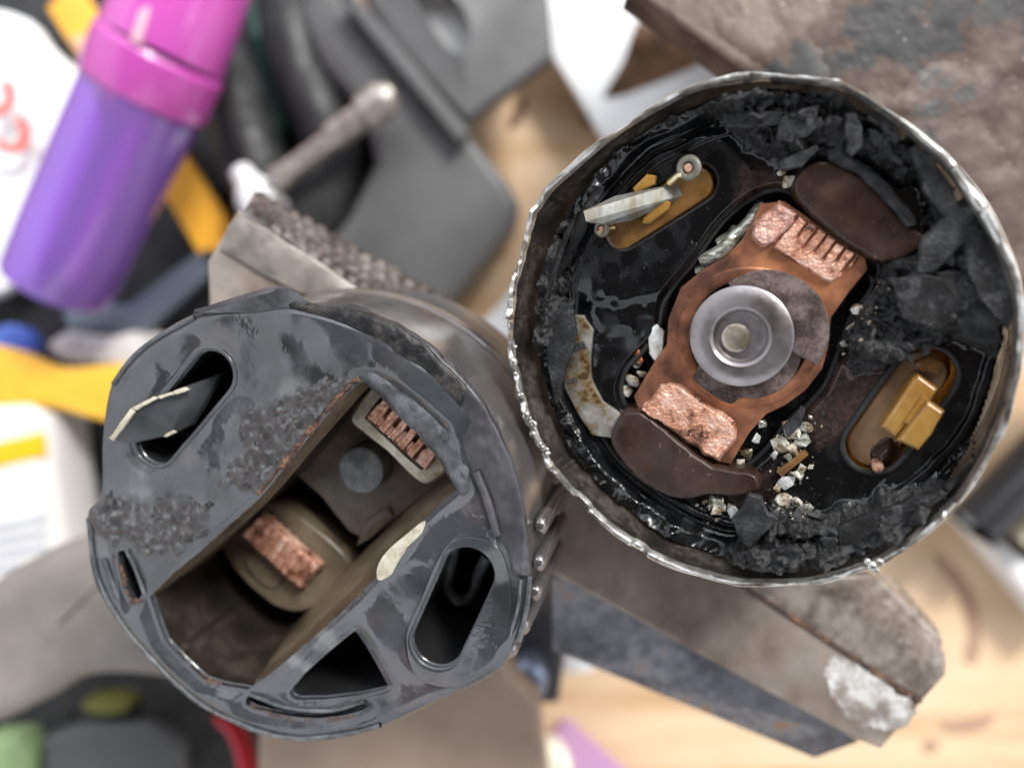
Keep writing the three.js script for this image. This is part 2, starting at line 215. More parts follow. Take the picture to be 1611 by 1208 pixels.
  cream: mottled({ tile: 8, size: 256, per: 4, contrast: 1.6, grain: 0.6, stops: [[0, [0.24, 0.2, 0.12]], [0.5, [0.48, 0.44, 0.33]], [1, [0.64, 0.61, 0.5]]], rough: [0.35, 0.6], metal: 0.15, bump: 0.06 }),
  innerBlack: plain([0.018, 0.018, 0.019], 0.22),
  pinSteel: mottled({ tile: 8, size: 256, per: 4, contrast: 1.4, stops: [[0, [0.09, 0.094, 0.098]], [0.5, [0.17, 0.177, 0.185]], [1, [0.3, 0.31, 0.32]]], rough: [0.4, 0.55], metal: 0.6, bump: 0.04 }),
};
M.resinRing.roughness = 1;

// ------------------------------------------------------------------ the bench
const bench = mesh('workbench_top', new THREE.BoxGeometry(1600, 30, 1600).translate(0, -15, 0), M.wood);
tag(bench, 'pale plywood workbench top with a few brown stains', 'workbench', null, 'structure');
const BD = CAM;                                       // depth of the bench surface
{ // added slab out of view over the bench: blocks zenith light, darkens reflections
  const blocker = mesh('added_sky_blocker', new THREE.BoxGeometry(3500, 30, 2700).translate(100, 1900, 500), plain([0.16, 0.14, 0.12], 0.8));
  tag(blocker, 'added unseen slab over the workbench that blocks the overhead sky', 'blocker', null, 'structure');
}
// dark stains soaked into the plywood: flat patches of dye with an outline of their own
const stainMat = plain([0.16, 0.085, 0.05], 0.6), stainPale = plain([0.4, 0.25, 0.17], 0.65);
for (const [pts, m] of [
  [[[800, 200], [812, 165], [828, 150], [826, 180], [806, 205]], stainMat],
  [[[1470, 870], [1500, 890], [1535, 940], [1545, 1000], [1535, 1045], [1520, 1040], [1522, 990], [1505, 930], [1475, 890]], stainPale],
  [[[1475, 1138], [1520, 1130], [1570, 1125], [1545, 1150], [1495, 1152]], stainPale],
  [[[1455, 1165], [1480, 1170], [1470, 1185], [1452, 1182]], stainPale],
]) { const s = ext(rough(smooth(pts.map(p => { const w = W(p[0], p[1], BD - 0.12); return [w.x, w.z]; }), 4), 1, 0.6, 5), 0.02, 0.12); tag(mesh('stain', s, m, bench), null); }

// ------------------------------------------------------------------ clutter on the bench (out of focus)
const flat = (pts, d) => pts.map(p => { const w = W(p[0], p[1], d); return [w.x, w.z]; });
function slab(name, parent, pts, d, thick, m, bevel = 1.5, holes = [], round = 0) {   // outline at depth d, going down by thick
  let o = flat(pts, d); if (round) o = smooth(o, round);
  return mesh(name, ext(o, CAM - d - thick, CAM - d, bevel, holes.map(h => smooth(flat(h, d), 6)), 3), m, parent);
}
{ // added dark sheet: its colour makes the gaps between the clutter dark
  for (const k of ['char', 'charGrey', 'charDark', 'liner']) M[k].specularIntensity = 0.55;
  const t = thing('added_gap_sheet', 'added dark sheet under the coloured clutter that darkens the gaps', 'mat');
  slab('gap_sheet', t, [[-900, -700], [520, -700], [560, 120], [640, 420], [560, 700], [420, 1290], [400, 1900], [-900, 1900]], 238, 2, mottled({ tile: 60, stops: [[0, [0.012, 0.012, 0.013]], [1, [0.035, 0.035, 0.037]]], rough: [0.5, 0.75], bump: 0.2 }), 0.5);
}
const greyPlastic = mottled({ tile: 60, size: 256, contrast: 1.2, stops: [[0, [0.075, 0.075, 0.076]], [1, [0.102, 0.102, 0.104]]], rough: [0.4, 0.55], bump: 0.12 });
{ // grey plastic case with a carrying hole
  const t = thing('tool_case', 'dark grey plastic tool case with an oval carrying hole in its handle', 'case');
  slab('case_body', t, [[480, -60], [575, 30], [700, 160], [800, 285], [818, 318], [812, 345], [690, 490], [520, 470], [478, 425], [545, 340], [588, 255], [570, 175], [505, 105], [468, 20]], 216, 22, greyPlastic, 3, []);
  slab('handle', t, [[540, -60], [860, -60], [872, 88], [735, 192], [610, 60]], 211, 6, greyPlastic, 2, [[[688, -40], [740, 10], [752, 60], [735, 98], [705, 90], [665, 40], [640, -20]]]);
  slab('ridge', t, [[535, 0], [560, -10], [740, 205], [722, 225]], 210, 5, greyPlastic, 1);
}
const white = mottled({ tile: 50, size: 256, contrast: 1.1, stops: [[0, [0.78, 0.79, 0.8]], [1, [0.86, 0.86, 0.86]]], rough: [0.3, 0.45], bump: 0.03 });
{ const t = thing('plastic_bracket', 'glossy white plastic bracket with a triangular opening beside the grey case', 'bracket');
  slab('plate', t, [[640, -140], [1030, -140], [1010, 20], [1120, 70], [1290, 130], [1200, 240], [960, 235], [905, 145], [835, 35], [700, 20], [640, -40]], 226, 3, white, 0.8, [[[1012, 18], [1070, 48], [1130, 82], [1060, 125], [945, 158], [975, 95]]]);
  const t2 = thing('cardboard_box', 'brown cardboard box under the white bracket', 'box'); slab('box', t2, [[920, 0], [1170, 0], [1170, 190], [920, 190]], 234, 6, mottled({ tile: 30, stops: [[0, [0.09, 0.045, 0.02]], [1, [0.2, 0.1, 0.04]]], rough: [0.6, 0.8], bump: 0.1 }), 0.5);
}
{ const t = thing('foam_block', 'white foam block showing through the oval hole of the grey case', 'foam block'); slab('block', t, [[605, -160], [830, -160], [820, 80], [730, 140], [625, 40]], 218.5, 18, white, 1); }
{ const t = thing('paper_strip', 'narrow white paper strip poking out behind the metal can', 'paper'); slab('strip', t, [[735, 535], [822, 436], [880, 480], [800, 580]], 232, 1, white, 0.2); }
{ const t = thing('laminate_board', 'white laminate board with pale blue edge beyond the can', 'board');
  slab('board', t, [[1505, 800], [1545, 762], [1720, 975], [1680, 1010]], 226, 12, white, 1);
  slab('edge_band', t, [[1545, 766], [1556, 756], [1722, 958], [1716, 972]], 227, 10, plain([0.42, 0.56, 0.74], 0.4), 0.6);
}
{ // black pipes beyond the can
  for (const [a, b, r, n, l] of [[[1530, 830], [1750, 600], 7, 'steel_rod', 'dark steel rod lying past the white laminate board'], [[1600, 860], [1800, 700], 5.5, 'steel_rod', 'thinner tarnished steel rod beside the dark one']]) {
    const A = W(a[0], a[1], 220), B = W(b[0], b[1], 220), t = thing(n, l, 'rod'); mesh('shaft', tube([[A.x, A.y, A.z], [(A.x + B.x) / 2, A.y, (A.z + B.z) / 2], [B.x, B.y, B.z]], r, 12, 20), r > 6 ? plain([0.03, 0.03, 0.032], 0.3, 0.3) : plain([0.3, 0.27, 0.2], 0.4, 0.5), t);
  }
}
// lies along a line between two pixels: a turned profile [along, radius]
function turned(parent, name, a, b, da, db, prof, m, n = 48) {
  const A = W(a[0], a[1], da), B = W(b[0], b[1], db), dir = B.clone().sub(A), L = dir.length();
  const g = new THREE.LatheGeometry(prof.map(p => new THREE.Vector2(Math.max(p[1], 0.001), p[0] * L)), n);
  g.applyQuaternion(new THREE.Quaternion().setFromUnitVectors(new THREE.Vector3(0, 1, 0), dir.normalize())); g.translate(A.x, A.y, A.z);
  return mesh(name, creased(g, 25), m, parent);
}
{ // purple tube with pink cap, lying on the clutter
  const t = thing('plastic_tube', 'translucent purple plastic tube with a ribbed magenta cap', 'tube');
  const a = [84, 458], b = [236, 122];
  turned(t, 'barrel', a, b, 206, 196, [[0, 0], [0.0, 11], [0.015, 12.6], [0.05, 13.4], [0.3, 13.8], [1, 14.1], [1, 13]], new THREE.MeshPhysicalMaterial({ color: new THREE.Color().setRGB(0.46, 0.24, 0.78), roughness: 0.16, transmission: 0.62, thickness: 0, side: THREE.DoubleSide, clearcoat: 0.6, clearcoatRoughness: 0.15 }));
  turned(t, 'inner_stick', [112, 440], [252, 125], 199, 189, [[0, 0], [0, 2.6], [1, 2.6], [1, 0]], plain([0.62, 0.06, 0.42], 0.4));
  turned(t, 'ink_reservoir', [124, 440], [266, 130], 207, 198, [[0, 0], [0, 9], [1, 9], [1, 0]], plain([0.1, 0.025, 0.22], 0.4));
  turned(t, 'cap_collar', [224, 150], [254, 78], 197, 194, [[0, 13.8], [0.0, 14.6], [0.1, 15.1], [0.9, 15.1], [1, 14.4]], plain([0.56, 0.08, 0.42], 0.32, 0, { clearcoat: 0.5 }));
  turned(t, 'cap', [252, 84], [312, -70], 194, 191, [[0, 14.2], [0.05, 14.5], [0.6, 14.1], [1, 13.6], [1, 0]], plain([0.6, 0.1, 0.46], 0.25, 0, { clearcoat: 0.6 }));
  const p = [[202, 62], [218, 68], [252, -30], [234, -38]]; slab('clip', t, p, 179, 3, plain([0.72, 0.42, 0.5], 0.3), 0.6);
}
const orange = mottled({ tile: 40, contrast: 1.2, stops: [[0, [0.84, 0.38, 0.03]], [1, [0.92, 0.48, 0.05]]], rough: [0.35, 0.5], bump: 0.05 });
{ const t = thing('ruler_strip', 'orange plastic strip passing beneath the purple tube', 'strip'); slab('strip', t, [[70, 10], [120, -30], [250, 180], [368, 355], [330, 432], [235, 270]], 226, 4, orange, 1); slab('worn_end', t, [[105, 60], [140, 48], [150, 66], [122, 82]], 225.4, 3, plain([0.75, 0.45, 0.25], 0.5), 0.4); }
{ const t = thing('cable_strap', 'wide yellow strap crossing under the white bottle', 'strap'); slab('strap', t, [[-60, 545], [30, 552], [95, 578], [230, 578], [230, 668], [150, 660], [70, 640], [-60, 640]], 214, 4, mottled({ tile: 40, contrast: 1.2, stops: [[0, [0.78, 0.4, 0.025]], [1, [0.88, 0.52, 0.06]]], rough: [0.4, 0.55], bump: 0.05 }), 1.2, [], 5); }
{ // white packet with a pale red mark
  const t = thing('label_packet', 'white packet printed with faint red curved letters beside the purple tube', 'packet');
  slab('packet', t, [[-80, 20], [40, 28], [75, 70], [135, 130], [150, 210], [60, 420], [-80, 470]], 226, 6, white, 1.5, [], 4);
  slab('fold', t, [[-60, 96], [-50, 88], [72, 205], [64, 215]], 219.6, 0.4, plain([0.6, 0.61, 0.62], 0.5), 0.1);
  const red = plain([0.66, 0.13, 0.11], 0.5);
  const C = W(16, 210, 219.6); const ring = (a0, a1, cx, cz) => { const o = arc(cx, cz, 5.4, a0, a1), i = arc(cx, cz, 2.8, a1, a0); return ext([...o, ...i], CAM - 219.9, CAM - 219.5); };
  mesh('printed_letter', ring(-70, 150, C.x, C.z), red, t);
  const D = W(-8, 150, 219.6); mesh('printed_letter', ring(-60, 120, D.x, D.z), red, t);
}
{ const t = thing('squeeze_bottle', 'white squeeze bottle with a yellow band and grey print', 'bottle');
  slab('bottle_body', t, [[-60, 632], [40, 630], [72, 655], [85, 760], [108, 940], [90, 960], [-60, 990]], 212, 24, mottled({ tile: 40, contrast: 1.2, stops: [[0, [0.62, 0.6, 0.58]], [1, [0.72, 0.7, 0.67]]], rough: [0.3, 0.4], bump: 0.02 }), 5);
  slab('label_band', t, [[-50, 708], [66, 680], [71, 716], [-50, 745]], 211.6, 1, plain([0.85, 0.45, 0.01], 0.4), 0.1);
  for (let k = 0; k < 5; k++) slab('print_line', t, [[-10, 828 + k * 22], [70, 812 + k * 22], [72, 820 + k * 22], [-10, 837 + k * 22]], 211.7, 0.9, plain([0.32, 0.35, 0.42], 0.5), 0.05);
  slab('amber_seam', t, [[74, 700], [90, 690], [112, 945], [98, 960]], 222, 8, plain([0.6, 0.36, 0.12], 0.4), 1);
}
{ const t = thing('crumpled_tissue', 'crumpled white tissue above the yellow strap', 'tissue'); const o = smooth(flat([[40, 530], [80, 505], [140, 512], [200, 505], [240, 545], [235, 590], [120, 595], [50, 570]], 218), 6); mesh('tissue', field(o, 0.8, (x, z, d) => 6 + 12 * sstep(0, 5, d) + 3 * fbm(x * 0.2, z * 0.2, 5), 0), mottled({ tile: 30, stops: [[0, [0.52, 0.5, 0.48]], [1, [0.64, 0.62, 0.6]]], rough: [0.7, 0.9], bump: 0.1 }), t);
  const t2 = thing('bottle_cap', 'small blue plastic cap beside the yellow strap', 'cap'); const c = W(12, 545, 222); mesh('cap', lat([[0, 6], [5, 6], [6, 5], [6, 0], [0, 0]], 24).translate(c.x, c.y - 6, c.z), plain([0.08, 0.16, 0.55], 0.4), t2);
  const t3 = thing('spanner', 'blue grey steel spanner behind the plastic cap housing', 'spanner'); slab('spanner_shank', t3, [[95, 492], [200, 478], [330, 380], [355, 410], [230, 520], [110, 520]], 226, 4, plain([0.22, 0.26, 0.32], 0.35, 0.7), 1); }
{ // pale screwdriver bit over the black tool
  const t = thing('screwdriver_bit', 'worn steel screwdriver bit lying on the grey case', 'bit'); const m = mottled({ tile: 20, streak: [3, 1], contrast: 1.4, stops: [[0, [0.28, 0.24, 0.21]], [1, [0.5, 0.47, 0.43]]], rough: [0.35, 0.5], metal: 0.6, bump: 0.05 });
  turned(t, 'shank', [432, 286], [575, 178], 207, 205, [[0, 0], [0, 3.2], [0.1, 3.2], [0.14, 2.6], [0.6, 2.6], [0.64, 3.4], [1, 3.4], [1, 0]], m, 6);
  turned(t, 'tip', [570, 182], [618, 146], 205, 205, [[0, 4.2], [0.1, 4.6], [0.7, 4.6], [1, 3], [1, 0]], m, 24);
}
{ const t = thing('pliers', 'black handled pliers lying beside the grey case', 'pliers'); const m = mottled({ tile: 25, stops: [[0, [0.006, 0.006, 0.007]], [1, [0.02, 0.02, 0.021]]], rough: [0.5, 0.75], bump: 0.1 });
  const A = [[340, 60], [370, 160], [400, 260], [440, 330]].map(p => { const w = W(p[0], p[1], 222); return [w.x, w.y, w.z]; }); mesh('handle', tube(A, 9, 30, 16), m, t);
  const B = [[440, -40], [470, 110], [520, 240], [500, 340], [440, 390]].map(p => { const w = W(p[0], p[1], 222); return [w.x, w.y, w.z]; }); mesh('handle', tube(B, 8, 30, 16), m, t);
  slab('joint', t, [[395, 250], [470, 240], [540, 260], [510, 350], [430, 380]], 214, 14, m, 3); }
{ const t = thing('bottle_green', 'dark green translucent bottle behind the black pliers', 'bottle'); slab('glass_body', t, [[370, -60], [440, -60], [470, 100], [462, 190], [420, 245], [395, 230], [400, 120]], 224, 12, plain([0.03, 0.12, 0.09], 0.15), 4);
  t.name = 'green_bottle';
  const t2 = thing('dark_pouch', 'charcoal zip pouch behind the magenta cap', 'pouch'); slab('pouch', t2, [[300, -60], [420, -60], [410, 120], [350, 330], [280, 240], [320, 100]], 230, 7, mottled({ tile: 20, stops: [[0, [0.006, 0.007, 0.008]], [1, [0.03, 0.034, 0.036]]], rough: [0.4, 0.7], bump: 0.3 }), 2);
  const t3 = thing('glue_nozzle', 'small white glue nozzle beside the orange strip', 'nozzle'); turned(t3, 'nozzle', [378, 270], [420, 335], 214, 210, [[0, 0], [0, 3], [0.3, 3.5], [0.55, 5.5], [1, 6], [1, 0]], white);
}
// ------------------------------------------------------------------ objects below the vise
{ const t = thing('work_glove', 'crumpled black glove with yellow trim below the vise', 'glove'); const o = smooth(flat([[40, 1110], [120, 1062], [230, 1050], [340, 1075], [420, 1130], [430, 1260], [20, 1260]], 225), 6);
  mesh('glove', field(o, 1, (x, z, d) => 3 + 9 * sstep(0, 9, d) + 5 * (fbm(x * 0.1, z * 0.1, 9) - 0.5), 0), mottled({ tile: 30, stops: [[0, [0.01, 0.01, 0.01]], [1, [0.03, 0.028, 0.028]]], rough: [0.6, 0.85], bump: 0.2 }), t);
  const p = smooth(flat([[125, 1108], [170, 1098], [205, 1106], [190, 1122], [140, 1124]], 222), 4); mesh('trim', ext(p, 11, 18, 1), plain([0.14, 0.14, 0.02], 0.6), t);
  const t2 = thing('paint_lid', 'pale grey tin lid below the black glove', 'lid'); slab('lid', t2, [[60, 1165], [120, 1142], [230, 1140], [285, 1175], [290, 1260], [55, 1260]], 222, 10, plain([0.11, 0.112, 0.115], 0.55, 0.2), 3);
  const t3 = thing('green_plug', 'light green plastic cap beside the grey tin lid', 'cap'); slab('cap', t3, [[-30, 1165], [25, 1160], [45, 1190], [40, 1260], [-30, 1260]], 218, 12, plain([0.3, 0.42, 0.2], 0.4), 3);
  const t4 = thing('red_wire', 'red insulated cable running under the vise slide', 'cable'); const q = [[345, 1120], [372, 1150], [388, 1200], [392, 1280]].map(p2 => { const w = W(p2[0], p2[1], 205); return [w.x, w.y, w.z]; }); mesh('cable', tube(q, 2.4, 30, 14), plain([0.5, 0.012, 0.03], 0.35), t4); }
{ const t = thing('purple_folder', 'lilac card lying under the vise on the plywood', 'card'); slab('card', t, [[890, 1128], [1010, 1235], [1000, 1330], [820, 1330], [845, 1190]], 236, 1.5, plain([0.46, 0.26, 0.44], 0.5), 0.3); t.name = 'lilac_card';
  const t2 = thing('pale_lid', 'pale cream bottle lid on the lilac card', 'lid'); const c = W(855, 1222, 226); mesh('lid', lat([[0, 9], [6.5, 9], [8, 7.5], [8, 0], [0, 0]], 32).translate(c.x, c.y - 9, c.z), plain([0.82, 0.8, 0.62], 0.4), t2);
  const t3 = thing('ball_knob', 'small white plastic knob on the plywood beside the jaw', 'knob'); const k = W(908, 1034, 215); mesh('knob', lat([[0, 7], [3, 6.6], [5.5, 4.8], [6.2, 2.2], [5, 0], [0, 0]], 32).scale(1.15, 1, 0.8).translate(k.x, k.y - 5, k.z), white, t3); }

// ------------------------------------------------------------------ the bench vise
const vise = thing('bench_vise', 'rusty cast iron bench vise gripping the metal can between serrated jaws', 'vise');
{
  const JD = 119;                                    // depth of the jaw tops
  const y = CAM - JD;
  // far jaw: the big brown mass
  const farTop = flat([[990, -22], [1175, 112], [1340, 230], [1540, 395], [1700, 520], [2000, 300], [1900, -300], [1100, -300]], JD);
  {
    const g = field(farTop, 1.1, (x, z, d) => y - 2.2 * Math.pow(clamp(1 - d / 3), 2) * 1 + 0.5 * (fbm(x * 0.12, z * 0.12, 21) - 0.5) - 0.5 * sstep(0.52, 0.6, fbm(x * 0.08 + 3, z * 0.08, 33, 4)), 0.2);
    mesh('far_jaw', g, M.rust, vise);
    mesh('far_jaw_casting', ext(farTop, y - 8, y - 0.35, 0.9, [], 3), M.rust, vise); mesh('far_jaw_body', ext(farTop.map(p => [p[0] + 26, p[1] - 38]), 20, y - 8, 0.5), M.rust, vise);
    tag(vise.children[0], 'rusty brown jaw top with worn black paint');
  }
  // near jaw: top, paint bevel, insert and serrated plate
  const top = flat([[325, 410], [372, 330], [560, 452], [800, 610], [1180, 925], [1452, 1106], [1388, 1180], [1345, 1163], [1180, 1075], [930, 935], [600, 760], [330, 560]], JD);
  mesh('near_jaw', ext(top, y - 14, y, 0.7, [], 3), M.jawBrown, vise);
  const wedge = (pts, m, name) => { const g = new ConvexGeometry(pts.map(p => W(...p))); return mesh(name, creased(g, 20), m, vise); };
  wedge([[868, 890, JD + 1], [1352, 1166, JD + 1], [1282, 1192, JD + 9], [1130, 1108, JD + 9], [1000, 1050, JD + 9], [870, 1022, JD + 9], [868, 890, JD + 30], [1352, 1166, JD + 30], [1282, 1192, JD + 30], [870, 1022, JD + 30]], M.jawBlue, 'painted_flank');
  mesh('jaw_plate', ext(flat([[1160, 915], [1375, 903], [1412, 935], [1478, 1000], [1490, 1062], [1453, 1103]], JD - 0.4), y - 12, y + 0.4, 0.5, [], 2), M.jawWorn, vise);
  // pale worn steel top of the serrated plate at the other end
  mesh('jaw_plate', ext(rough(flat([[358, 352], [384, 338], [470, 392], [570, 458], [566, 478], [470, 462], [345, 392]], JD - 0.6), 2, 0.35, 3), y - 6, y + 0.6, 0.25), M.jawSteel, vise);
  // serrated gripping faces: real teeth on a slightly leaning face
  const serr = (a, b, c, d, nu, nv, m) => {          // a-b upper edge, d-c lower edge
    const A = W(...a), B = W(...b), C = W(...c), D = W(...d), n = B.clone().sub(A).cross(D.clone().sub(A)).normalize(); if (n.y < 0) n.negate();
    const N = nu * 8 + 1, K = nv * 8 + 1;
    return mesh('serrated_face', grid(N, K, (i, j) => {
      const s = i / (N - 1), t = j / (K - 1), p = A.clone().lerp(B, s).lerp(D.clone().lerp(C, s), t), u = (s * nu + t * nv * 0.5), v = t * nv;
      const tri = q => Math.abs(((q % 1) + 1) % 1 - 0.5) * 2; const h = Math.min(sstep(0, 0.55, 1 - tri(u)), sstep(0, 0.55, 1 - tri(v + u * 0.0)));
      p.addScaledVector(n, (nv > 2 ? 0.75 : 0.3) * h + 0.25 * (fbm(s * 60, t * 8, 4) - 0.5)); return [p.x, p.y, p.z];
    }), m, vise);
  };
  serr([384, 332, JD], [640, 505, JD], [700, 470, JD + 14], [400, 300, JD + 14], 13, 4, M.knurl);
  serr([640, 505, JD], [900, 680, JD], [960, 640, JD + 14], [700, 470, JD + 14], 13, 4, M.knurl);
  serr([1375, 899, JD - 0.3], [1490, 1056, JD - 0.3], [1474, 985, JD + 6], [1412, 915, JD + 6], 6, 2, M.jawWorn);
  // bright scraped patch on the jaw end
  mesh('scraped_patch', ext(rough(smooth(flat([[1305, 1040], [1330, 1033], [1365, 1050], [1400, 1085], [1440, 1108], [1400, 1152], [1360, 1140], [1325, 1105], [1300, 1075]], JD - 0.05), 4), 0.6, 1.3, 8), y - 0.3, y + 0.05), mottled({ tile: 14, size: 256, contrast: 2.2, grain: 0.8, stops: [[0, [0.24, 0.2, 0.17]], [0.4, [0.34, 0.31, 0.28]], [0.7, [0.5, 0.48, 0.45]], [1, [0.68, 0.67, 0.65]]], rough: [0.35, 0.6], metal: 0.4, bump: 0.1 }), vise);
  mesh('plate_joint', ext(flat([[1176, 927], [1180, 924], [1453, 1103], [1450, 1107]], JD - 0.45), y - 0.5, y + 0.46), M.rustEdge, vise);
  // casting of the moving jaw and the slide, lower down
  { const o = smooth(flat([[-60, 960], [60, 870], [200, 820], [420, 640], [760, 800], [700, 1000], [420, 1120], [250, 1075], [120, 1075], [60, 1110], [-60, 1150]], 160), 5);
    mesh('moving_casting', ext(o, 40, CAM - 160, 5, [], 4), M.castGrey, vise); }
  { const o = flat([[400, 1000], [700, 900], [815, 1075], [850, 1110], [885, 1400], [400, 1400]], 168); mesh('slide_bar', ext(o, 30, CAM - 168, 3, [], 3), M.castTan, vise); }
  { const o = flat([[780, 960], [900, 960], [880, 1110], [850, 1110], [805, 1060]], 186); mesh('slide_guide', ext(o, 20, CAM - 186, 2), plain([0.05, 0.05, 0.055], 0.45, 0.3), vise);
    const b = W(824, 1072, 180); mesh('bolt', lat([[0, 7], [3.5, 6.6], [5, 5], [5.4, 2], [5.4, -8]], 20).translate(b.x, b.y - 4, b.z), plain([0.2, 0.25, 0.34], 0.35, 0.7), vise); }
  mesh('vise_base', ext(flat([[820, 640], [1150, 480], [1350, 640], [1200, 800], [900, 800]], 215), 0.5, 30, 4), M.castGrey, vise);
}

// ------------------------------------------------------------------ the metal can with the copper bridge
const CAN = (() => {
  const C = W(1203, 520, 88), floor = W(1209, 511, 95);
  return frameOf(C, C.clone().sub(floor));
})();
const can = thing('solenoid_can', 'round zinc plated metal can full of charred black resin and a copper contact bridge', 'can');
CAN.place(can);
const FL = -5.6;                                        // resin surface below the rim
const rimPx = [[795, 500], [806, 430], [838, 320], [900, 256], [960, 207], [1050, 152], [1120, 124], [1200, 113], [1290, 121], [1335, 131], [1400, 170], [1470, 225], [1520, 280], [1562, 345], [1592, 410], [1609, 470], [1611, 560], [1594, 640], [1564, 718], [1522, 780], [1470, 834], [1400, 884], [1330, 911], [1270, 923], [1190, 925], [1110, 911], [1030, 881], [960, 836], [900, 782], [850, 720], [818, 650], [799, 570]];
const rim = smooth(CAN.LP(rimPx, 0), 24);
const rc = [0, 0]; for (const p of rim) { rc[0] += p[0] / rim.length; rc[1] += p[1] / rim.length; }
const RIM_R = rim.reduce((s, p) => s + Math.hypot(p[0] - rc[0], p[1] - rc[1]), 0) / rim.length;
{
  const N = rim.length, off = (i, o, k = 0) => { const p = rim[i], a = Math.atan2(p[1] - rc[1], p[0] - rc[0]), r = Math.hypot(p[0] - rc[0], p[1] - rc[1]), R = mix(r, RIM_R, k) + o; return [rc[0] + R * Math.cos(a), rc[1] + R * Math.sin(a)]; };
  const ang = i => Math.atan2(rim[i][1] - rc[1], rim[i][0] - rc[0]) * 180 / Math.PI;
  const tornL = i => { const a = ang(i); const q = Math.abs(Math.abs(a) - 180); return a > 0 ? 1 - sstep(30, 50, q) : 1 - sstep(25, 40, q); };   // torn, melted edge on one side
  const jag = i => (fbm(i * 0.03, 2, 51, 3) - 0.5) * 1.5 + (fbm(i * 0.2, 9, 52, 3) - 0.5) * (0.08 + 1.1 * tornL(i)) - 0.8 * sstep(0.8, 0.88, vnoise(i * 0.06, 3, 53));
  const wob = (i, k) => (fbm(i * 0.05, k * 1.5, 54, 3) - 0.5) * 0.5 + (fbm(i * 0.22, k * 5, 55, 3) - 0.5) * (0.02 + 0.45 * tornL(i));
  const ring = (o, h, k, j, w) => Array.from({ length: N }, (_, i) => { const p = off(i, o + w * wob(i, o), k); return [p[0], h + j * jag(i), p[1]]; });
  mesh('can_shell', creased(wallOf([ring(0.1, -46, 1, 0, 0), ring(0.1, -12, 0.9, 0, 0), ring(0, -4, 0.4, 0.2, 0.2), ring(0.0, -1.2, 0, 0.7, 0.6), ring(0, -0.12, 0, 1, 1), ring(-0.12, 0, 0, 1, 1), ring(-0.42, -0.02, 0, 1, 1), ring(-0.56, -0.2, 0, 1, 1), ring(-0.75, -1.2, 0, 0.7, 0.6)]), 40), M.zinc, can);
  mesh('inner_wall', creased(wallOf([ring(-0.72, -1.0, 0, 0.7, 0.6), ring(-1.15, -3.5, 0.3, 0.2, 0.5), ring(-1.35, -5.5, 0.6, 0, 0.4), ring(-1.4, -11, 0.9, 0, 0)]), 60), M.liner, can);
  // melted metal beads along the torn edge
  const r = rng(5); const bead = []; for (let k = 0; k < 20; k++) { const a = (148 + 40 * r() * r()) * Math.PI / 180; let best = 0, bd = 9; for (let i = 0; i < N; i += 2) { const q = ang(i) * Math.PI / 180; const dd = Math.abs(Math.atan2(Math.sin(q - a), Math.cos(q - a))); if (dd < bd) { bd = dd; best = i; } }
    const p = off(best, -0.2 - 0.8 * r()); const g = new THREE.IcosahedronGeometry(0.22 + 0.42 * r() * r(), 2); g.scale(1, 0.7 + r() * 0.6, 1.2); g.rotateY(r() * 6); g.translate(p[0], jag(best) + 0.1 * r(), p[1]); bead.push(strip(g)); }
  for (const g0 of [[1383, 884, 0.55], [1372, 890, 0.7], [1378, 897, 0.45], [1365, 883, 0.4]]) { const p = CAN.L(g0[0], g0[1], 0.3); const g = new THREE.IcosahedronGeometry(g0[2], 2); g.translate(p[0], 0.3, p[1]); bead.push(strip(g)); }
  tag(mesh('melted_beads', mergeGeometries(bead.map(g => creased(g, 60))), M.zinc, can), null, null, null, 'stuff');
}
// resin floor: sheet with terminal slots and the contact pit cut out
const P = (pts, h = FL) => CAN.LP(pts, h);
const slotA = stadium(CAN.L(1098, 288, FL), CAN.L(982, 362, FL), 2.45), slotB = stadium(CAN.L(1457, 590, FL), CAN.L(1375, 700, FL), 3.2);
const pit = smooth(P([[1140, 345], [1195, 305], [1240, 300], [1300, 350], [1370, 398], [1385, 430], [1340, 500], [1318, 560], [1290, 620], [1240, 665], [1195, 720], [1150, 742], [1080, 705], [1000, 660], [975, 620], [985, 580], [1030, 530], [1045, 470], [1085, 420]]), 5);
const crust = [                                        // outlines of the burnt heaps: [outline, height]
  [P([[905, 330], [930, 262], [1010, 205], [1100, 165], [1190, 128], [1300, 128], [1400, 180], [1470, 235], [1480, 270], [1420, 290], [1350, 262], [1280, 245], [1240, 275], [1190, 240], [1150, 200], [1080, 190], [1000, 225], [940, 285]]), 4.7],
  [P([[1440, 260], [1500, 280], [1560, 360], [1600, 470], [1605, 560], [1560, 560], [1520, 545], [1500, 530], [1450, 560], [1400, 580], [1345, 590], [1318, 540], [1340, 470], [1380, 410], [1450, 380]]), 4.4],
  [P([[1560, 660], [1575, 700], [1500, 800], [1400, 870], [1300, 905], [1200, 912], [1130, 895], [1120, 860], [1170, 830], [1210, 790], [1300, 800], [1400, 770], [1500, 740]]), 4.7],
  [P([[830, 480], [835, 400], [860, 330], [910, 290], [930, 300], [905, 360], [920, 400], [900, 470], [905, 520], [860, 560], [835, 560]]), 2.6],
];
const crustAt = (x, z) => { let h = 0; for (const [p, k] of crust) { const d = edgeDist(x, z, p) + (fbm(x * 0.45, z * 0.45, 71) - 0.5) * 2.4; h = Math.max(h, k * sstep(-0.4, 2.2, d)); } return h; };
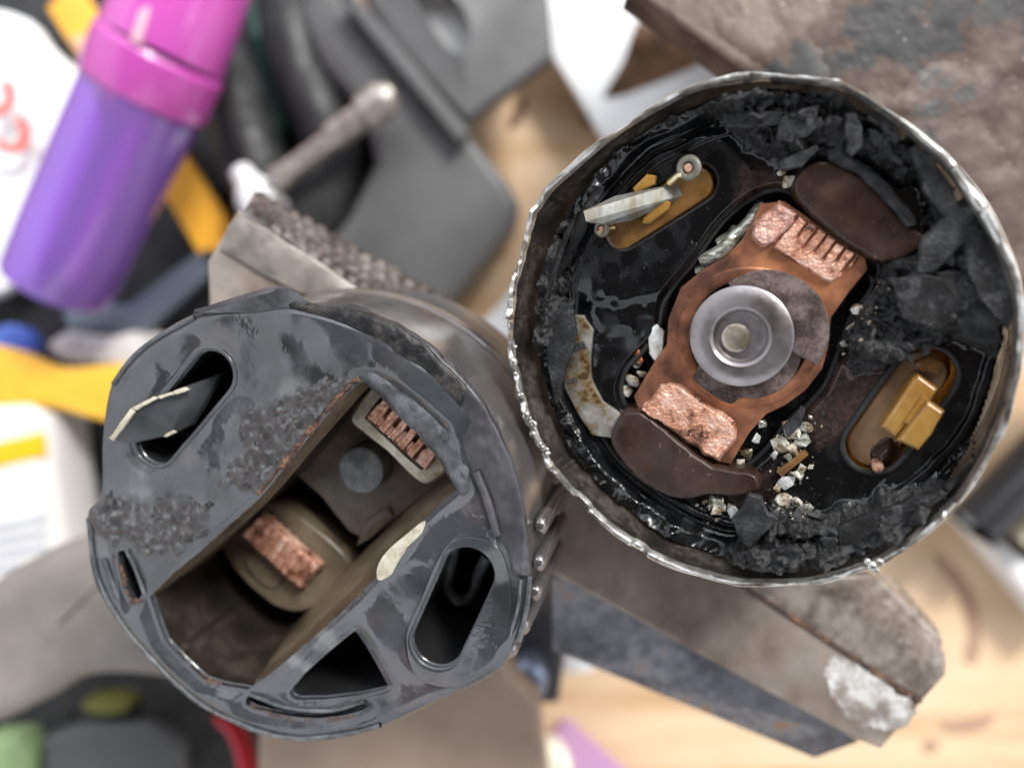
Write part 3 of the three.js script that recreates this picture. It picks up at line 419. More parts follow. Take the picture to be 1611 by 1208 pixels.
function floorAt(x, z) {
  const wet = sstep(-1, 2, edgeDist(x, z, wetPoly)), wob = 0.3 * (fbm(x * 0.16, z * 0.16, 61, 3) - 0.5) + wet * 1.0 * (fbm(x * 0.3, z * 0.42, 63, 2) - 0.55);
  const r = Math.hypot(x - rc[0] - 0.3, z - rc[1] + 0.3) + 0.9 * (fbm(x * 0.2, z * 0.2, 64, 3) - 0.5);
  let y = FL + wob;
  const step = r - 22.3; y += 0.55 * sstep(0, 0.25, step) - 0.7 * sstep(0.9, 1.2, step) + 0.5 * sstep(1.7, 2.0, step) + (1.5 + 2.2 * (fbm(x * 0.35, z * 0.35, 65, 4) - 0.5)) * sstep(2.1, 2.8, step);
  const c = crustAt(x, z);
  if (c > 0.02) { const n = ridge(x * 0.34, z * 0.34, 81, 4), f = fbm(x * 1.1, z * 1.1, 82, 4); y = Math.max(y, FL) + c * (0.45 + 0.9 * (n - 0.35)) + sstep(0, 1.5, c) * (f - 0.5) * 1.5; }
  // runs of resin: a smooth lip beside the pit
  const lip = edgeDist(x, z, lipPoly); y += 0.55 * sstep(-0.9, 0.6, lip) * (1 - sstep(0, 1, c));
  const e = -edgeDist(x, z, pit); y -= 0.8 * sstep(0.9, 0, e);
  return y;
}
const wetPoly = smooth(P([[880, 455], [960, 440], [1040, 465], [1060, 500], [1020, 560], [975, 600], [940, 590], [930, 510]]), 4);
const lipPoly = smooth(P([[870, 455], [930, 478], [1010, 470], [1060, 455], [1088, 425], [1140, 345], [1190, 300], [1170, 250], [1130, 215], [1000, 235], [930, 300], [900, 380]]), 5);
{
  const rim8 = rim.filter((_, i) => i % 8 === 0), disk = circle(rc[0], rc[1], RIM_R - 1.3, 160);
  const g = field(disk, 0.17, (x, z) => floorAt(x, z), 0.5, (x, z) => edgeDist(x, z, rim8) > 1.1 && edgeDist(x, z, slotA) < 0.05 && edgeDist(x, z, slotB) < 0.05 && edgeDist(x, z, pit) < 0.05);
  // colour and gloss of the floor: wet black resin, dull char, brown tar patches
  const S = 56, uvOf = (x, z) => [(x - rc[0]) / S + 0.5, (z - rc[1]) / S + 0.5];
  planUV(g, (x, yy, z) => uvOf(x, z));
  const tarPoly = P([[1175, 262], [1215, 270], [1250, 300], [1232, 322], [1195, 300], [1160, 320]]), tar2 = P([[1300, 575], [1390, 570], [1400, 610], [1340, 690], [1290, 700], [1262, 660]]), tar3 = P([[1130, 730], [1215, 745], [1210, 785], [1130, 790]]);
  const NC = 320, cg = new Float32Array(NC * NC), tg = new Float32Array(NC * NC);
  for (let j = 0; j < NC; j++) for (let i = 0; i < NC; i++) { const x = ((i + 0.5) / NC - 0.5) * S + rc[0], z = ((j + 0.5) / NC - 0.5) * S + rc[1]; cg[j * NC + i] = crustAt(x, z); tg[j * NC + i] = Math.max(edgeDist(x, z, tarPoly), edgeDist(x, z, tar2), edgeDist(x, z, tar3)); }
  const bil = (a, u, v) => { const fx = clamp(u * NC - 0.5, 0, NC - 1.001), fy = clamp(v * NC - 0.5, 0, NC - 1.001), i = Math.floor(fx), j = Math.floor(fy), p = fx - i, q = fy - j; return mix(mix(a[j * NC + i], a[j * NC + i + 1], p), mix(a[(j + 1) * NC + i], a[(j + 1) * NC + i + 1], p), q); };
  const at = (u, v) => { const x = (u - 0.5) * S + rc[0], z = (v - 0.5) * S + rc[1]; const c = sstep(0.1, 1.2, bil(cg, u, v) + (fbm(x * 1.3, z * 1.3, 91) - 0.5) * 1.2); const t = sstep(-1, 0.6, bil(tg, u, v) + (fbm(x * 0.8, z * 0.8, 92) - 0.5) * 2); const d = fbm(x * 0.5, z * 0.5, 93, 5), f = fbm(x * 3, z * 3, 94, 4); return { c, t, d, f, x, z }; };
  const map = tex(768, (u, v) => { const q = at(u, v); let k = mix3([0.0035, 0.0037, 0.0045], [0.008, 0.0085, 0.0095], sstep(0.4, 0.65, q.d)); k = mix3(k, [0.05, 0.03, 0.026], q.t * (0.4 + 0.6 * sstep(0.35, 0.6, q.f)) * 0.9); const ch = mix3([0.007, 0.007, 0.007], [0.032, 0.032, 0.033], sstep(0.32, 0.75, q.f)); k = mix3(k, ch, q.c); if (vnoise(q.x * 6, q.z * 6, 96) > 0.97) k = mix3(k, [0.12, 0.11, 0.11], 0.5); return k; }, true);
  const rmap = tex(512, (u, v) => { const q = at(u, v); let k = mix(0.05, 0.26, sstep(0.42, 0.66, q.d)); k = mix(k, 0.3, q.t); k = mix(k, mix(0.55, 0.8, q.f), q.c); return [0, k, 0]; });
  const bmap = tex(768, (u, v) => { const q = at(u, v); const k = mix(0.5 + 0.06 * (fbm(q.x * 0.7, q.z * 0.7, 97) - 0.5), fbm(q.x * 2.2, q.z * 2.2, 98, 4), q.c); return [k, k, k]; });
  const m = new THREE.MeshPhysicalMaterial({ map, roughnessMap: rmap, roughness: 1, bumpMap: bmap, bumpScale: 0.0003, side: THREE.DoubleSide });
  mesh('resin_fill', g, m, can, false);
  // walls of the openings
  const well = (pts, y0, y1, m2, name) => { const k = wallOf([pts.map(p => [p[0], y0 + 0.15, p[1]]), pts.map(p => [p[0], y0 - 0.35, p[1]]), scalePoly(pts, 0.97).map(p => [p[0], y1, p[1]])]); return mesh(name, creased(k, 50), m2, can); };
  mesh('slot_rim', (() => { const c = [...slotA, slotA[0]]; return tube(slotA.map(p => [p[0], FL + 0.12, p[1]]), 0.3, 120, 8, true); })(), M.resinRing, can);
  mesh('slot_rim', tube(slotB.map(p => [p[0], FL + 0.05, p[1]]), 0.35, 120, 8, true), M.resinRing, can);
  mesh('pit_rim', tube(pit.filter((_, i) => i % 3 === 0).map((p, i) => [p[0], FL - 0.75 + 0.2 * (vnoise(i * 0.7, 1, 5) - 0.5), p[1]]), 0.32, 220, 8, true), M.resinRing, can);
  well(slotA, FL, FL - 9, M.amber, 'slot_wall'); well(slotB, FL, FL - 9, M.amber, 'slot_wall'); well(pit, FL - 0.7, FL - 8, M.char, 'pit_wall');
  mesh('pit_floor', field(pit, 0.5, (x, z) => FL - 5 + 1.2 * (fbm(x * 0.6, z * 0.6, 15) - 0.5), 0.4), M.char, can);
  mesh('slot_floor', ext(slotA, FL - 9, FL - 5.5), M.amber, can); mesh('slot_floor', ext(slotB, FL - 9, FL - 6), M.amber, can);
}
// copper contact bridge
const HB = FL + 0.9;                                       // top of the copper bar
{
  const outer = P([[1186, 345], [1196, 320], [1234, 316], [1264, 336], [1363, 405], [1366, 424], [1338, 458], [1308, 500], [1303, 548], [1294, 580], [1268, 614], [1236, 638], [1206, 652], [1180, 680], [1150, 731], [1131, 727], [1004, 645], [997, 624], [1030, 568], [1049, 542], [1051, 502], [1071, 452], [1107, 423], [1143, 402], [1168, 376]], HB);
  const hc = CAN.L(1176, 532, HB), hr = 6.8;
  mesh('copper_bridge', ext(outer.flatMap((p, i) => [p]), HB - 1.4, HB, 0.22, [circle(hc[0], hc[1], hr, 56)], 3), M.copper, can);
  // raised polished collar around the hole
  const col = lat([[hr - 0.1, -1.2], [hr - 0.1, 0.12], [hr + 0.25, 0.24], [hr + 1.0, 0.2], [hr + 1.25, 0.02], [hr + 1.25, -0.3]], 72); col.translate(hc[0], HB, hc[1]); mesh('bridge_collar', col, M.copper, can);
  // fibre washers: the lower one with its key, the upper broken C
  const lo = P([[1100, 575], [1090, 595], [1100, 605], [1150, 635], [1165, 626], [1190, 626], [1222, 616], [1246, 596], [1260, 566], [1258, 548], [1200, 520], [1120, 520]], HB);
  mesh('fibre_washer', ext(smooth(lo, 4), HB - 1.2, HB + 0.32, 0.1), M.fibre, can);
  const cc = CAN.L(1204, 520, HB), px = 0.0735, R1 = 92 * px, R0 = 48 * px;
  const cshape = rough([...arc(cc[0], cc[1], R1, -128, 32, 40), ...arc(cc[0] - 0.5, cc[1] + 0.6, R0, 24, -126, 26)], 0.5, 0.1, 14);
  mesh('fibre_washer', ext(cshape, HB + 0.1, HB + 1.15, 0.18), M.fibre, can);
  // steel cup washer and rivet head
  const wc = CAN.L(1166, 529, HB + 2.2), wr = 79 * 0.0712;
  const w = lat([[0, -1.2], [2.1, -1.2], [2.6, -1.0], [2.85, -0.4], [3.0, 0.1], [3.35, 0.33], [4.2, 0.3], [wr - 0.25, 0.05], [wr - 0.02, -0.12], [wr, -0.3], [wr - 0.1, -0.55], [wr - 0.9, -0.9], [0, -0.9]], 96); w.translate(wc[0], HB + 2.4, wc[1]); const wm = mesh('cup_washer', w, M.nickel, can);
  const rv = lat([[0, 0.35], [1.3, 0.33], [1.62, 0.22], [1.72, 0.0], [1.76, -0.8]], 8 * 6); const bc = CAN.L(1158, 532, HB + 1.8); rv.translate(bc[0], HB + 1.3, bc[1]); mesh('rivet_head', rv, M.nickelWarm, can);
  const sq = ext(smooth([[-1.15, -1.2], [1.2, -1.1], [1.15, 1.2], [-1.1, 1.1]].map(p => [bc[0] + p[0], bc[1] + p[1]]), 5), HB + 1.5, HB + 1.75, 0.1); mesh('rivet_centre', sq, M.nickelWarm, can);
  const st = lat([[3, -7], [3, 1.3], [3.6, 1.3], [3.6, -7]], 40); st.translate(wc[0], HB, wc[1]); mesh('centre_sleeve', st, M.pinSteel, can);
  // burnt contact pads
  const padLow = P([[1040, 602], [1062, 600], [1156, 660], [1160, 690], [1132, 724], [1006, 644]], HB);
  const gran = (x, z, s) => { let m = 9; const k = 3.1, xi = Math.floor(x * k), zi = Math.floor(z * k); for (let a = -1; a < 2; a++) for (let b = -1; b < 2; b++) { const cx = xi + a + hash(xi + a, zi + b, s), cz = zi + b + hash(xi + a, zi + b, s + 1); m = Math.min(m, Math.hypot(x * k - cx, z * k - cz)); } return 1 - m; };
  mesh('burnt_pad', field(rough(padLow, 0.5, 0.28, 31), 0.1, (x, z, d) => HB - 0.3 + 1.15 * sstep(-0.1, 0.35, d) + 0.2 * gran(x, z, 41) + 0.45 * (fbm(x * 0.8, z * 0.8, 42, 4) - 0.5), 0.3), M.copperBright, can);
  const padEnd = P([[1184, 370], [1186, 352], [1226, 318], [1258, 338], [1246, 356], [1218, 384], [1196, 388]], HB);
  mesh('burnt_pad', field(rough(padEnd, 0.5, 0.25, 33), 0.1, (x, z, d) => HB - 0.3 + 1.25 * sstep(-0.1, 0.35, d) + 0.2 * gran(x, z, 43) + 0.5 * (fbm(x, z, 45, 5) - 0.5), 0.3), M.copperPink, can);
  const padSaw = P([[1214, 388], [1258, 338], [1352, 400], [1345, 418], [1308, 448], [1260, 420]], HB + 0.6), g0 = CAN.L(1258, 338, HB + 0.6), g1 = CAN.L(1352, 400, HB + 0.6), gl = Math.hypot(g1[0] - g0[0], g1[1] - g0[1]), gu = [(g1[0] - g0[0]) / gl, (g1[1] - g0[1]) / gl];
  mesh('sawn_pad', field(rough(padSaw, 0.4, 0.16, 50), 0.08, (x, z, d) => {   // slab with sawn grooves
    const u = ((x - g0[0]) * gu[0] + (z - g0[1]) * gu[1]) / gl, v = -((x - g0[0]) * gu[1] - (z - g0[1]) * gu[0]), w = u * 6.2 + 0.1 * (vnoise(z * 2, x * 2, 4) - 0.5), f = Math.abs(w - Math.round(w)), groove = (1 - sstep(0.07, 0.14, f)) * (1 - sstep(2.4, 3.4, v + vnoise(Math.round(w), 3, 9))) * sstep(0.4, 0.9, w);
    return HB - 0.3 + 0.85 * sstep(-0.08, 0.3, d) + 0.12 * gran(x, z, 61) + 0.35 * (fbm(x * 0.8, z * 0.8, 44, 4) - 0.5) - 0.75 * groove;
  }, 0.15), M.copperBright, can);
}
// brown moulded blocks beside the pads
{
  const block = (px, top, amp, seed) => { const o = rough(smooth(P(px, top), 3), 0.5, 0.12, seed); return mesh('brown_block', field(o, 0.13, (x, z, d) => top - 4 * Math.pow(clamp(1 - (d + 0.5) / 0.75), 2) - 0.12 * Math.pow(clamp(1 - d / 1.2), 2) + amp * (fbm(x * 0.22, z * 0.22, seed, 2) - 0.5), 0.5), M.brownResin, can); };
  block([[975, 655], [988, 648], [1010, 650], [1060, 688], [1122, 735], [1189, 748], [1192, 772], [1155, 782], [1115, 780], [1068, 786], [1013, 762], [970, 716], [960, 690]], FL + 2.0, 0.3, 101);
  block([[1248, 300], [1262, 266], [1290, 252], [1330, 262], [1370, 287], [1402, 321], [1428, 352], [1462, 372], [1440, 398], [1390, 412], [1352, 396], [1299, 357]], FL + 2.1, 0.5, 103);
}
// rusted steel arc and small bits in the gaps
{
  const arcP = P([[905, 495], [918, 496], [933, 520], [928, 560], [930, 598], [948, 632], [980, 655], [963, 688], [932, 684], [908, 648], [889, 608], [888, 560]], FL + 0.5);
  mesh('steel_plate', ext(rough(arcP, 0.5, 0.1, 7), FL - 1.5, FL + 0.75, 0.12), M.steelRust, can);
  const bar = (a, b, h, r, m, name) => { const A = CAN.L(a[0], a[1], h), B = CAN.L(b[0], b[1], h); const mx = [(A[0] + B[0]) / 2 + 0.5, h + 0.5, (A[1] + B[1]) / 2 + 0.4]; return mesh(name, tube([[A[0], h, A[1]], mx, [B[0], h - 0.4, B[1]]], r, 16, 10), m, can); };
  bar([1105, 412], [1162, 362], FL - 1.2, 0.95, M.laminate, 'coil_wire'); bar([1132, 385], [1200, 322], FL - 1.6, 0.85, M.laminate, 'coil_wire'); bar([1098, 425], [1130, 400], FL - 2, 0.9, M.laminate, 'coil_wire');
  mesh('ceramic_bit', ext(rough(P([[1018, 520], [1034, 510], [1044, 522], [1042, 552], [1032, 572], [1022, 556]], FL - 0.3), 0.5, 0.12, 12), FL - 1.5, FL - 0.3, 0.1), M.fluxWhite, can);
  const r = rng(77), nug = (px, py, h, s, m, name, flatK = 0.6) => { const pts = []; for (let k = 0; k < 14; k++) { const u = r() * 2 - 1, a = r() * 6.283, q = Math.sqrt(1 - u * u); pts.push(new THREE.Vector3(q * Math.cos(a) * s * (0.7 + 0.5 * r()), u * s * flatK, q * Math.sin(a) * s * (0.7 + 0.5 * r()))); } const g = new ConvexGeometry(pts); const c = CAN.L(px, py, h); g.rotateX((r() - 0.5) * 1.3); g.rotateZ((r() - 0.5) * 1.3); g.rotateY(r() * 6); g.translate(c[0], h, c[1]); return mesh(name, creased(g, 50), m, can); };
  const lime = [[1245, 678, 1.5], [1262, 690, 1.2], [1230, 700, 1.1], [1218, 716, 0.7], [1252, 705, 1.0], [1240, 722, 0.9], [1268, 672, 0.8], [1226, 690, 0.6], [1238, 760, 1.4], [1256, 748, 1.0], [1224, 770, 0.8], [1232, 786, 1.1], [1252, 790, 1.2], [1268, 800, 1.0], [1246, 806, 0.7], [1262, 738, 0.7], [1222, 800, 0.5], [1128, 786, 1.0], [1150, 803, 1.1], [1128, 803, 0.9], [1140, 798, 0.7], [1116, 797, 0.4], [1350, 488, 0.8], [1340, 515, 0.7], [1360, 482, 0.5], [1328, 540, 0.4], [1178, 715, 1.1], [1165, 730, 0.9], [1190, 690, 0.8], [1200, 668, 0.7], [995, 600, 1.2], [985, 615, 0.9], [1010, 588, 0.8], [1000, 572, 0.8], [1230, 270, 0.6], [1240, 285, 0.8], [1560, 445, 0.8], [1495, 440, 0.7]];
  lime.forEach(([x, y2, s], k) => nug(x, y2, FL + (k >= 30 && k <= 33 ? -1.5 : k >= 26 && k <= 29 ? -1 : 0.4) + 0.4 * r(), s * (0.8 + 0.4 * r()), k % 4 === 1 ? M.laminate : k % 5 === 3 || k === 18 ? M.fluxWhite : M.flux, 'flux_crumb', 0.28 + 0.2 * r()));
  { const tiny = []; for (let k = 0; k < 170; k++) { const b = lime[Math.floor(r() * 30)], c = CAN.L(b[0] + (r() + r() - 1) * 34, b[1] + (r() + r() - 1) * 30, FL + 0.3); if (edgeDist(c[0], c[1], pit) > -0.2) continue; const q = 0.1 + 0.28 * r() * r(), g = new THREE.OctahedronGeometry(q, 0); g.scale(1, 0.5, 1.5); g.rotateX(r() * 6); g.rotateY(r() * 6); g.translate(c[0], floorAt(c[0], c[1]) + q * 0.4, c[1]); tiny.push(strip(g.index ? g.toNonIndexed() : g)); } tag(mesh('flux_dust', mergeGeometries(tiny), M.flux, can), null, null, null, 'stuff'); }
  for (const [x, y2, s] of [[1002, 555, 0.6], [1012, 540, 0.5], [1008, 566, 0.4]]) nug(x, y2, FL - 0.8, s, plain([0.5, 0.12, 0.02], 0.2), 'rust_crumb');
  mesh('brown_strip', (() => { const A = P([[1222, 742], [1266, 708], [1272, 716], [1230, 750]], FL + 1); return ext(A, FL, FL + 1.3, 0.15); })(), M.amberDark, can);
  mesh('slate_flake', ext(P([[1232, 672], [1260, 640], [1268, 644], [1262, 668], [1240, 690]], FL + 1.5), FL, FL + 1.6, 0.2), M.charGrey, can);
}
// terminals
{
  const A = (px, h) => CAN.L(px[0], px[1], h);
  const t1 = new THREE.Group(); t1.name = 'terminal_block'; can.add(t1);
  const b1 = stadium(A([1094, 290], FL), A([978, 366], FL), 2.0); mesh('amber_body', ext(b1, FL - 6, FL + 0.5, 0.35, [], 3), M.amberDark, t1);
  mesh('amber_rib', ext(P([[1012, 342], [1044, 312], [1056, 318], [1052, 330], [1022, 352], [1010, 352]], FL + 1), FL, FL + 1.4, 0.35, [], 3), M.amber, t1);
  mesh('amber_rib', ext(P([[996, 296], [1018, 274], [1032, 276], [1030, 290], [1000, 306]], FL + 1.4), FL, FL + 1.8, 0.3, [], 3), M.amber, t1);
  // leaning tin blade
  { const a = CAN.L(1066, 288, FL + 0.4), b = CAN.L(1076, 306, FL + 0.4), c = CAN.L(990, 345, FL + 2.5), d = CAN.L(968, 308, FL + 2.5), e = CAN.L(922, 348, FL + 6.3), f = CAN.L(918, 332, FL + 6.3), g0 = CAN.L(948, 352, FL + 5);
    const top = [[a[0], FL + 0.4, a[1]], [b[0], FL + 0.4, b[1]], [c[0], FL + 2.5, c[1]], [g0[0], FL + 5, g0[1]], [e[0], FL + 6.3, e[1]], [f[0], FL + 6.3, f[1]], [d[0], FL + 2.5, d[1]]].map(p => new THREE.Vector3(...p));
    const all = [...top, ...top.map(p => p.clone().add(new THREE.Vector3(0.15, -0.45, 0.15)))]; mesh('tin_blade', creased(new ConvexGeometry(all), 20), M.tin, t1); }
  const eye = (px, r, rt, tail, h) => { const c = A(px, h), q = A(tail, h - 0.6); const ring = new THREE.TorusGeometry(r, rt, 12, 40); ring.rotateX(Math.PI / 2); ring.rotateZ(0.25); ring.translate(c[0], h, c[1]); const g = mesh('terminal_eye', ring, M.tin, t1); mesh('copper_wire_end', lat([[0, 0.55], [0.35, 0.5], [0.5, 0.3], [0.5, -3]], 20).scale(r, 1, r).translate(c[0], h - 0.2, c[1]), M.copperBright, t1);
    mesh('brass_tail', tube([[c[0] - r * 0.6, h, c[1] + r * 0.7], [(c[0] + q[0]) / 2, h - 0.2, (c[1] + q[1]) / 2], [q[0], h - 0.8, q[1]]], rt * 0.9, 16, 10), M.brass, t1); };
  eye([1084, 264], 1.05, 0.42, [1052, 288], FL + 2.1); eye([947, 360], 0.72, 0.28, [966, 358], FL + 1.8);
  const t2 = new THREE.Group(); t2.name = 'terminal_block'; can.add(t2);
  mesh('amber_body', ext(stadium(A([1452, 592], FL), A([1374, 704], FL), 2.6), FL - 6, FL - 1.6, 0.4, [], 3), mottled({ tile: 14, size: 256, per: 3, contrast: 1.4, stops: [[0, [0.2, 0.12, 0.06]], [1, [0.42, 0.28, 0.17]]], rough: [0.3, 0.4], bump: 0.02 }), t2);
  mesh('amber_socket', ext(P([[1386, 672], [1436, 596], [1446, 590], [1478, 612], [1466, 632], [1410, 690]], FL + 2.2), FL - 4, FL + 2.2, 0.6, [], 4), M.amberYellow, t2);
  mesh('amber_socket', ext(P([[1412, 694], [1460, 630], [1488, 648], [1476, 668], [1468, 684], [1446, 710]], FL + 3.2), FL - 4, FL + 3.2, 0.6, [], 4), M.amberYellow, t2);
  mesh('socket_slot', ext(P([[1424, 664], [1452, 622], [1462, 628], [1436, 672]], FL + 2.5), FL + 1.5, FL + 2.5, 0.1), M.amber, t2);
  mesh('amber_ledge', ext(P([[1440, 572], [1462, 560], [1486, 572], [1478, 590], [1450, 586]], FL), FL - 4, FL - 0.3, 0.3), M.amberDark, t2);
  const cw = A([1382, 735], FL + 0.8); mesh('copper_wire_end', lat([[0, 0.5], [0.4, 0.42], [0.6, 0.1], [0.6, -4]], 20).translate(cw[0], FL + 0.8, cw[1]), M.copperBright, t2);
  mesh('burnt_lug', field(smooth(P([[1374, 715], [1386, 700], [1405, 695], [1415, 710], [1400, 735], [1375, 745]], FL), 4), 0.2, (x, z, d) => FL - 1.5 + 1.4 * sstep(-0.1, 1, d) + 0.8 * (fbm(x, z, 8) - 0.5), 0.3), M.brownResin, t2);
}
// broken pieces of the burnt filling
{
  const r = rng(2024);
  function flake(px, h0, thick, m, seed, tilt = 0.12) {
    const o = rough(P(px, h0 + thick), 0.7, 0.26, seed).map(p => { const dx = p[0] - rc[0], dz = p[1] - rc[1], q = Math.hypot(dx, dz), k = Math.min(1, (RIM_R - 2.1) / q); return [rc[0] + dx * k, rc[1] + dz * k]; }); const g = ext(o, 0, thick, Math.min(0.12, thick * 0.15), [], 1);
    const p = g.attributes.position, c = o.reduce((s, q) => [s[0] + q[0] / o.length, s[1] + q[1] / o.length], [0, 0]), ax = (r() - 0.5) * 2 * tilt, az = (r() - 0.5) * 2 * tilt;
    for (let i = 0; i < p.count; i++) { const x = p.getX(i), z = p.getZ(i); p.setY(i, p.getY(i) + h0 + (x - c[0]) * ax + (z - c[1]) * az + 0.8 * (fbm(x * 0.6, z * 0.6, seed) - 0.5)); }
    return mesh('char_flake', creased(g, 22), m, can);
  }
  const F2 = FL + 2.2;
  const big = [
    [[[854, 503], [876, 488], [902, 488], [906, 528], [890, 580], [873, 626], [854, 642], [842, 600], [840, 560]], FL + 1.8, 1.0, 'charGrey'],
    [[[838, 450], [842, 380], [862, 345], [888, 322], [900, 340], [880, 400], [870, 455], [846, 490]], FL + 2.6, 1.0, 'char'],
    [[[890, 330], [925, 285], [950, 292], [930, 335], [915, 370], [896, 400]], FL + 2.2, 0.8, 'char'],
    [[[1430, 190], [1438, 182], [1458, 200], [1490, 240], [1515, 290], [1512, 315], [1480, 290], [1450, 250]].map(p => [p[0] + 4, p[1] + 46]), F2, 1.3, 'charGrey'],
    [[[1372, 172], [1384, 168], [1412, 200], [1420, 222], [1408, 226], [1385, 200]], F2, 1.2, 'charGrey'],
    [[[1332, 178], [1348, 176], [1358, 200], [1354, 232], [1342, 246], [1332, 236]], F2 + 0.8, 1.2, 'charGrey'],
    [[[1364, 200], [1378, 206], [1418, 248], [1424, 258], [1412, 258], [1376, 226]], F2, 1.1, 'charGrey'],
    [[[1228, 190], [1290, 182], [1296, 196], [1270, 212], [1238, 222], [1222, 222]], F2 + 0.4, 1.1, 'charGrey'],
    [[[1136, 176], [1232, 176], [1228, 194], [1176, 202], [1140, 198]], F2, 1.0, 'charGrey'],
    [[[1152, 172], [1164, 134], [1180, 128], [1174, 160], [1166, 178]], F2 + 0.4, 0.9, 'charGrey'],
    [[[1186, 170], [1208, 138], [1222, 132], [1216, 160], [1200, 176]], F2 + 0.3, 0.9, 'charGrey'],
    [[[1232, 160], [1244, 138], [1254, 138], [1248, 160], [1240, 168]], F2 + 0.5, 0.8, 'charGrey'],
    [[[1266, 150], [1280, 140], [1304, 142], [1302, 150], [1276, 160]], F2 + 0.7, 0.8, 'charGrey'],
    [[[1224, 256], [1250, 244], [1284, 226], [1288, 236], [1262, 262], [1230, 268]], FL + 1.8, 1.0, 'charGrey'],
    [[[1300, 235], [1320, 232], [1360, 258], [1400, 290], [1430, 330], [1446, 352], [1428, 360], [1396, 318], [1350, 276], [1304, 250]], FL + 0.9, 1.0, 'charGrey'],
    [[[1450, 372], [1500, 330], [1540, 322], [1560, 340], [1500, 400], [1470, 430], [1440, 430]], FL + 2.0, 1.4, 'charGrey'],
    [[[1512, 350], [1556, 330], [1580, 400], [1596, 470], [1588, 520], [1540, 470], [1520, 410]], FL + 2.2, 1.4, 'char'],
    [[[1400, 440], [1450, 430], [1500, 440], [1520, 490], [1480, 520], [1420, 500]], FL + 2.2, 1.2, 'char'],
    [[[1470, 430], [1560, 420], [1580, 540], [1530, 540], [1500, 500]], FL + 1.6, 1.0, 'charGrey'],
    [[[1152, 820], [1170, 796], [1180, 778], [1196, 782], [1210, 810], [1226, 816], [1196, 845], [1180, 862], [1164, 848]], FL + 1.6, 1.5, 'charGrey'],
    [[[1224, 868], [1240, 862], [1262, 868], [1266, 890], [1256, 912], [1236, 908], [1222, 892]], F2 + 0.5, 1.6, 'charGrey'],
    [[[1160, 888], [1200, 900], [1216, 912], [1196, 920], [1168, 906]], F2, 1.0, 'charGrey'],
    [[[1268, 868], [1278, 866], [1286, 890], [1280, 898], [1270, 886]], F2 + 0.6, 0.9, 'charGrey'],
    [[[1320, 830], [1400, 800], [1480, 770], [1500, 780], [1440, 830], [1370, 866], [1322, 872]], F2 - 0.3, 1.4, 'char'],
    [[[1290, 850], [1316, 842], [1318, 862], [1300, 872]], F2, 1.0, 'charGrey'],
    [[[1188, 872], [1222, 854], [1222, 876], [1196, 888]], F2, 0.9, 'char'],
    [[[1430, 846], [1500, 790], [1546, 740], [1556, 752], [1500, 820], [1440, 870]], F2 - 0.6, 1.0, 'char'],
    [[[900, 545], [918, 536], [924, 548], [904, 556]], FL + 2, 0.4, 'charDark'], [[[888, 598], [905, 594], [908, 604], [892, 606]], FL + 2.0, 0.5, 'charDark'],
  ];
  big.forEach((b, i) => flake(b[0], b[1] + (i > 2 && i < 27 ? 0.8 : 0), b[2], M[b[3]], 200 + i));
  // smaller splinters lying on the heaps
  let made = 0; const zones = [crust[0][0], crust[0][0], crust[1][0], crust[2][0], crust[3][0]];
  while (made < 230) {
    const z = zones[Math.floor(r() * zones.length)], xs = z.map(p => p[0]), zs = z.map(p => p[1]);
    const x = mix(Math.min(...xs), Math.max(...xs), r()), zz = mix(Math.min(...zs), Math.max(...zs), r()); if (edgeDist(x, zz, z) < 0.6 || Math.hypot(x - rc[0], zz - rc[1]) > RIM_R - 2.4) continue;
    const l = 0.55 + 1.7 * r() * r() * r() + 0.2, w = l * (0.3 + 0.4 * r()), pts = []; const a = r() * 6.283;
    for (let k = 0; k < 8; k++) { const u = r() * 2 - 1, q = r() * 6.283, s = Math.sqrt(1 - u * u); pts.push(new THREE.Vector3(u * l, s * Math.cos(q) * w * 0.4, s * Math.sin(q) * w)); }
    const g = new ConvexGeometry(pts); g.rotateX((r() - 0.5) * 0.8); g.rotateZ((r() - 0.5) * 0.7); g.rotateY(a); g.translate(x, floorAt(x, zz) + w * 0.3, zz);
    mesh('char_splinter', creased(g, 24), [M.char, M.charGrey, M.charDark, M.charGrey][made % 4], can); made++;
  }
  const crumbs = []; for (let k = 0; k < 4200; k++) { const a = r() * 6.283, q = RIM_R * Math.sqrt(r()) * 0.94, x = rc[0] + q * Math.cos(a), z = rc[1] + q * Math.sin(a); if (crustAt(x, z) < 0.2 && r() > 0.05) continue; if (edgeDist(x, z, pit) > -0.3 || edgeDist(x, z, slotA) > -0.3 || edgeDist(x, z, slotB) > -0.3) continue; const s = 0.07 + 0.34 * r() * r() * r(); const g = new THREE.OctahedronGeometry(s, 0); g.rotateX(r() * 6); g.rotateY(r() * 6); g.scale(1, 0.7, 1.4); g.translate(x, floorAt(x, z) + s * 0.3, z); crumbs.push(strip(g.index ? g.toNonIndexed() : g)); }
  tag(mesh('char_crumbs', mergeGeometries(crumbs), M.charGrey, can), null, null, null, 'stuff');
}

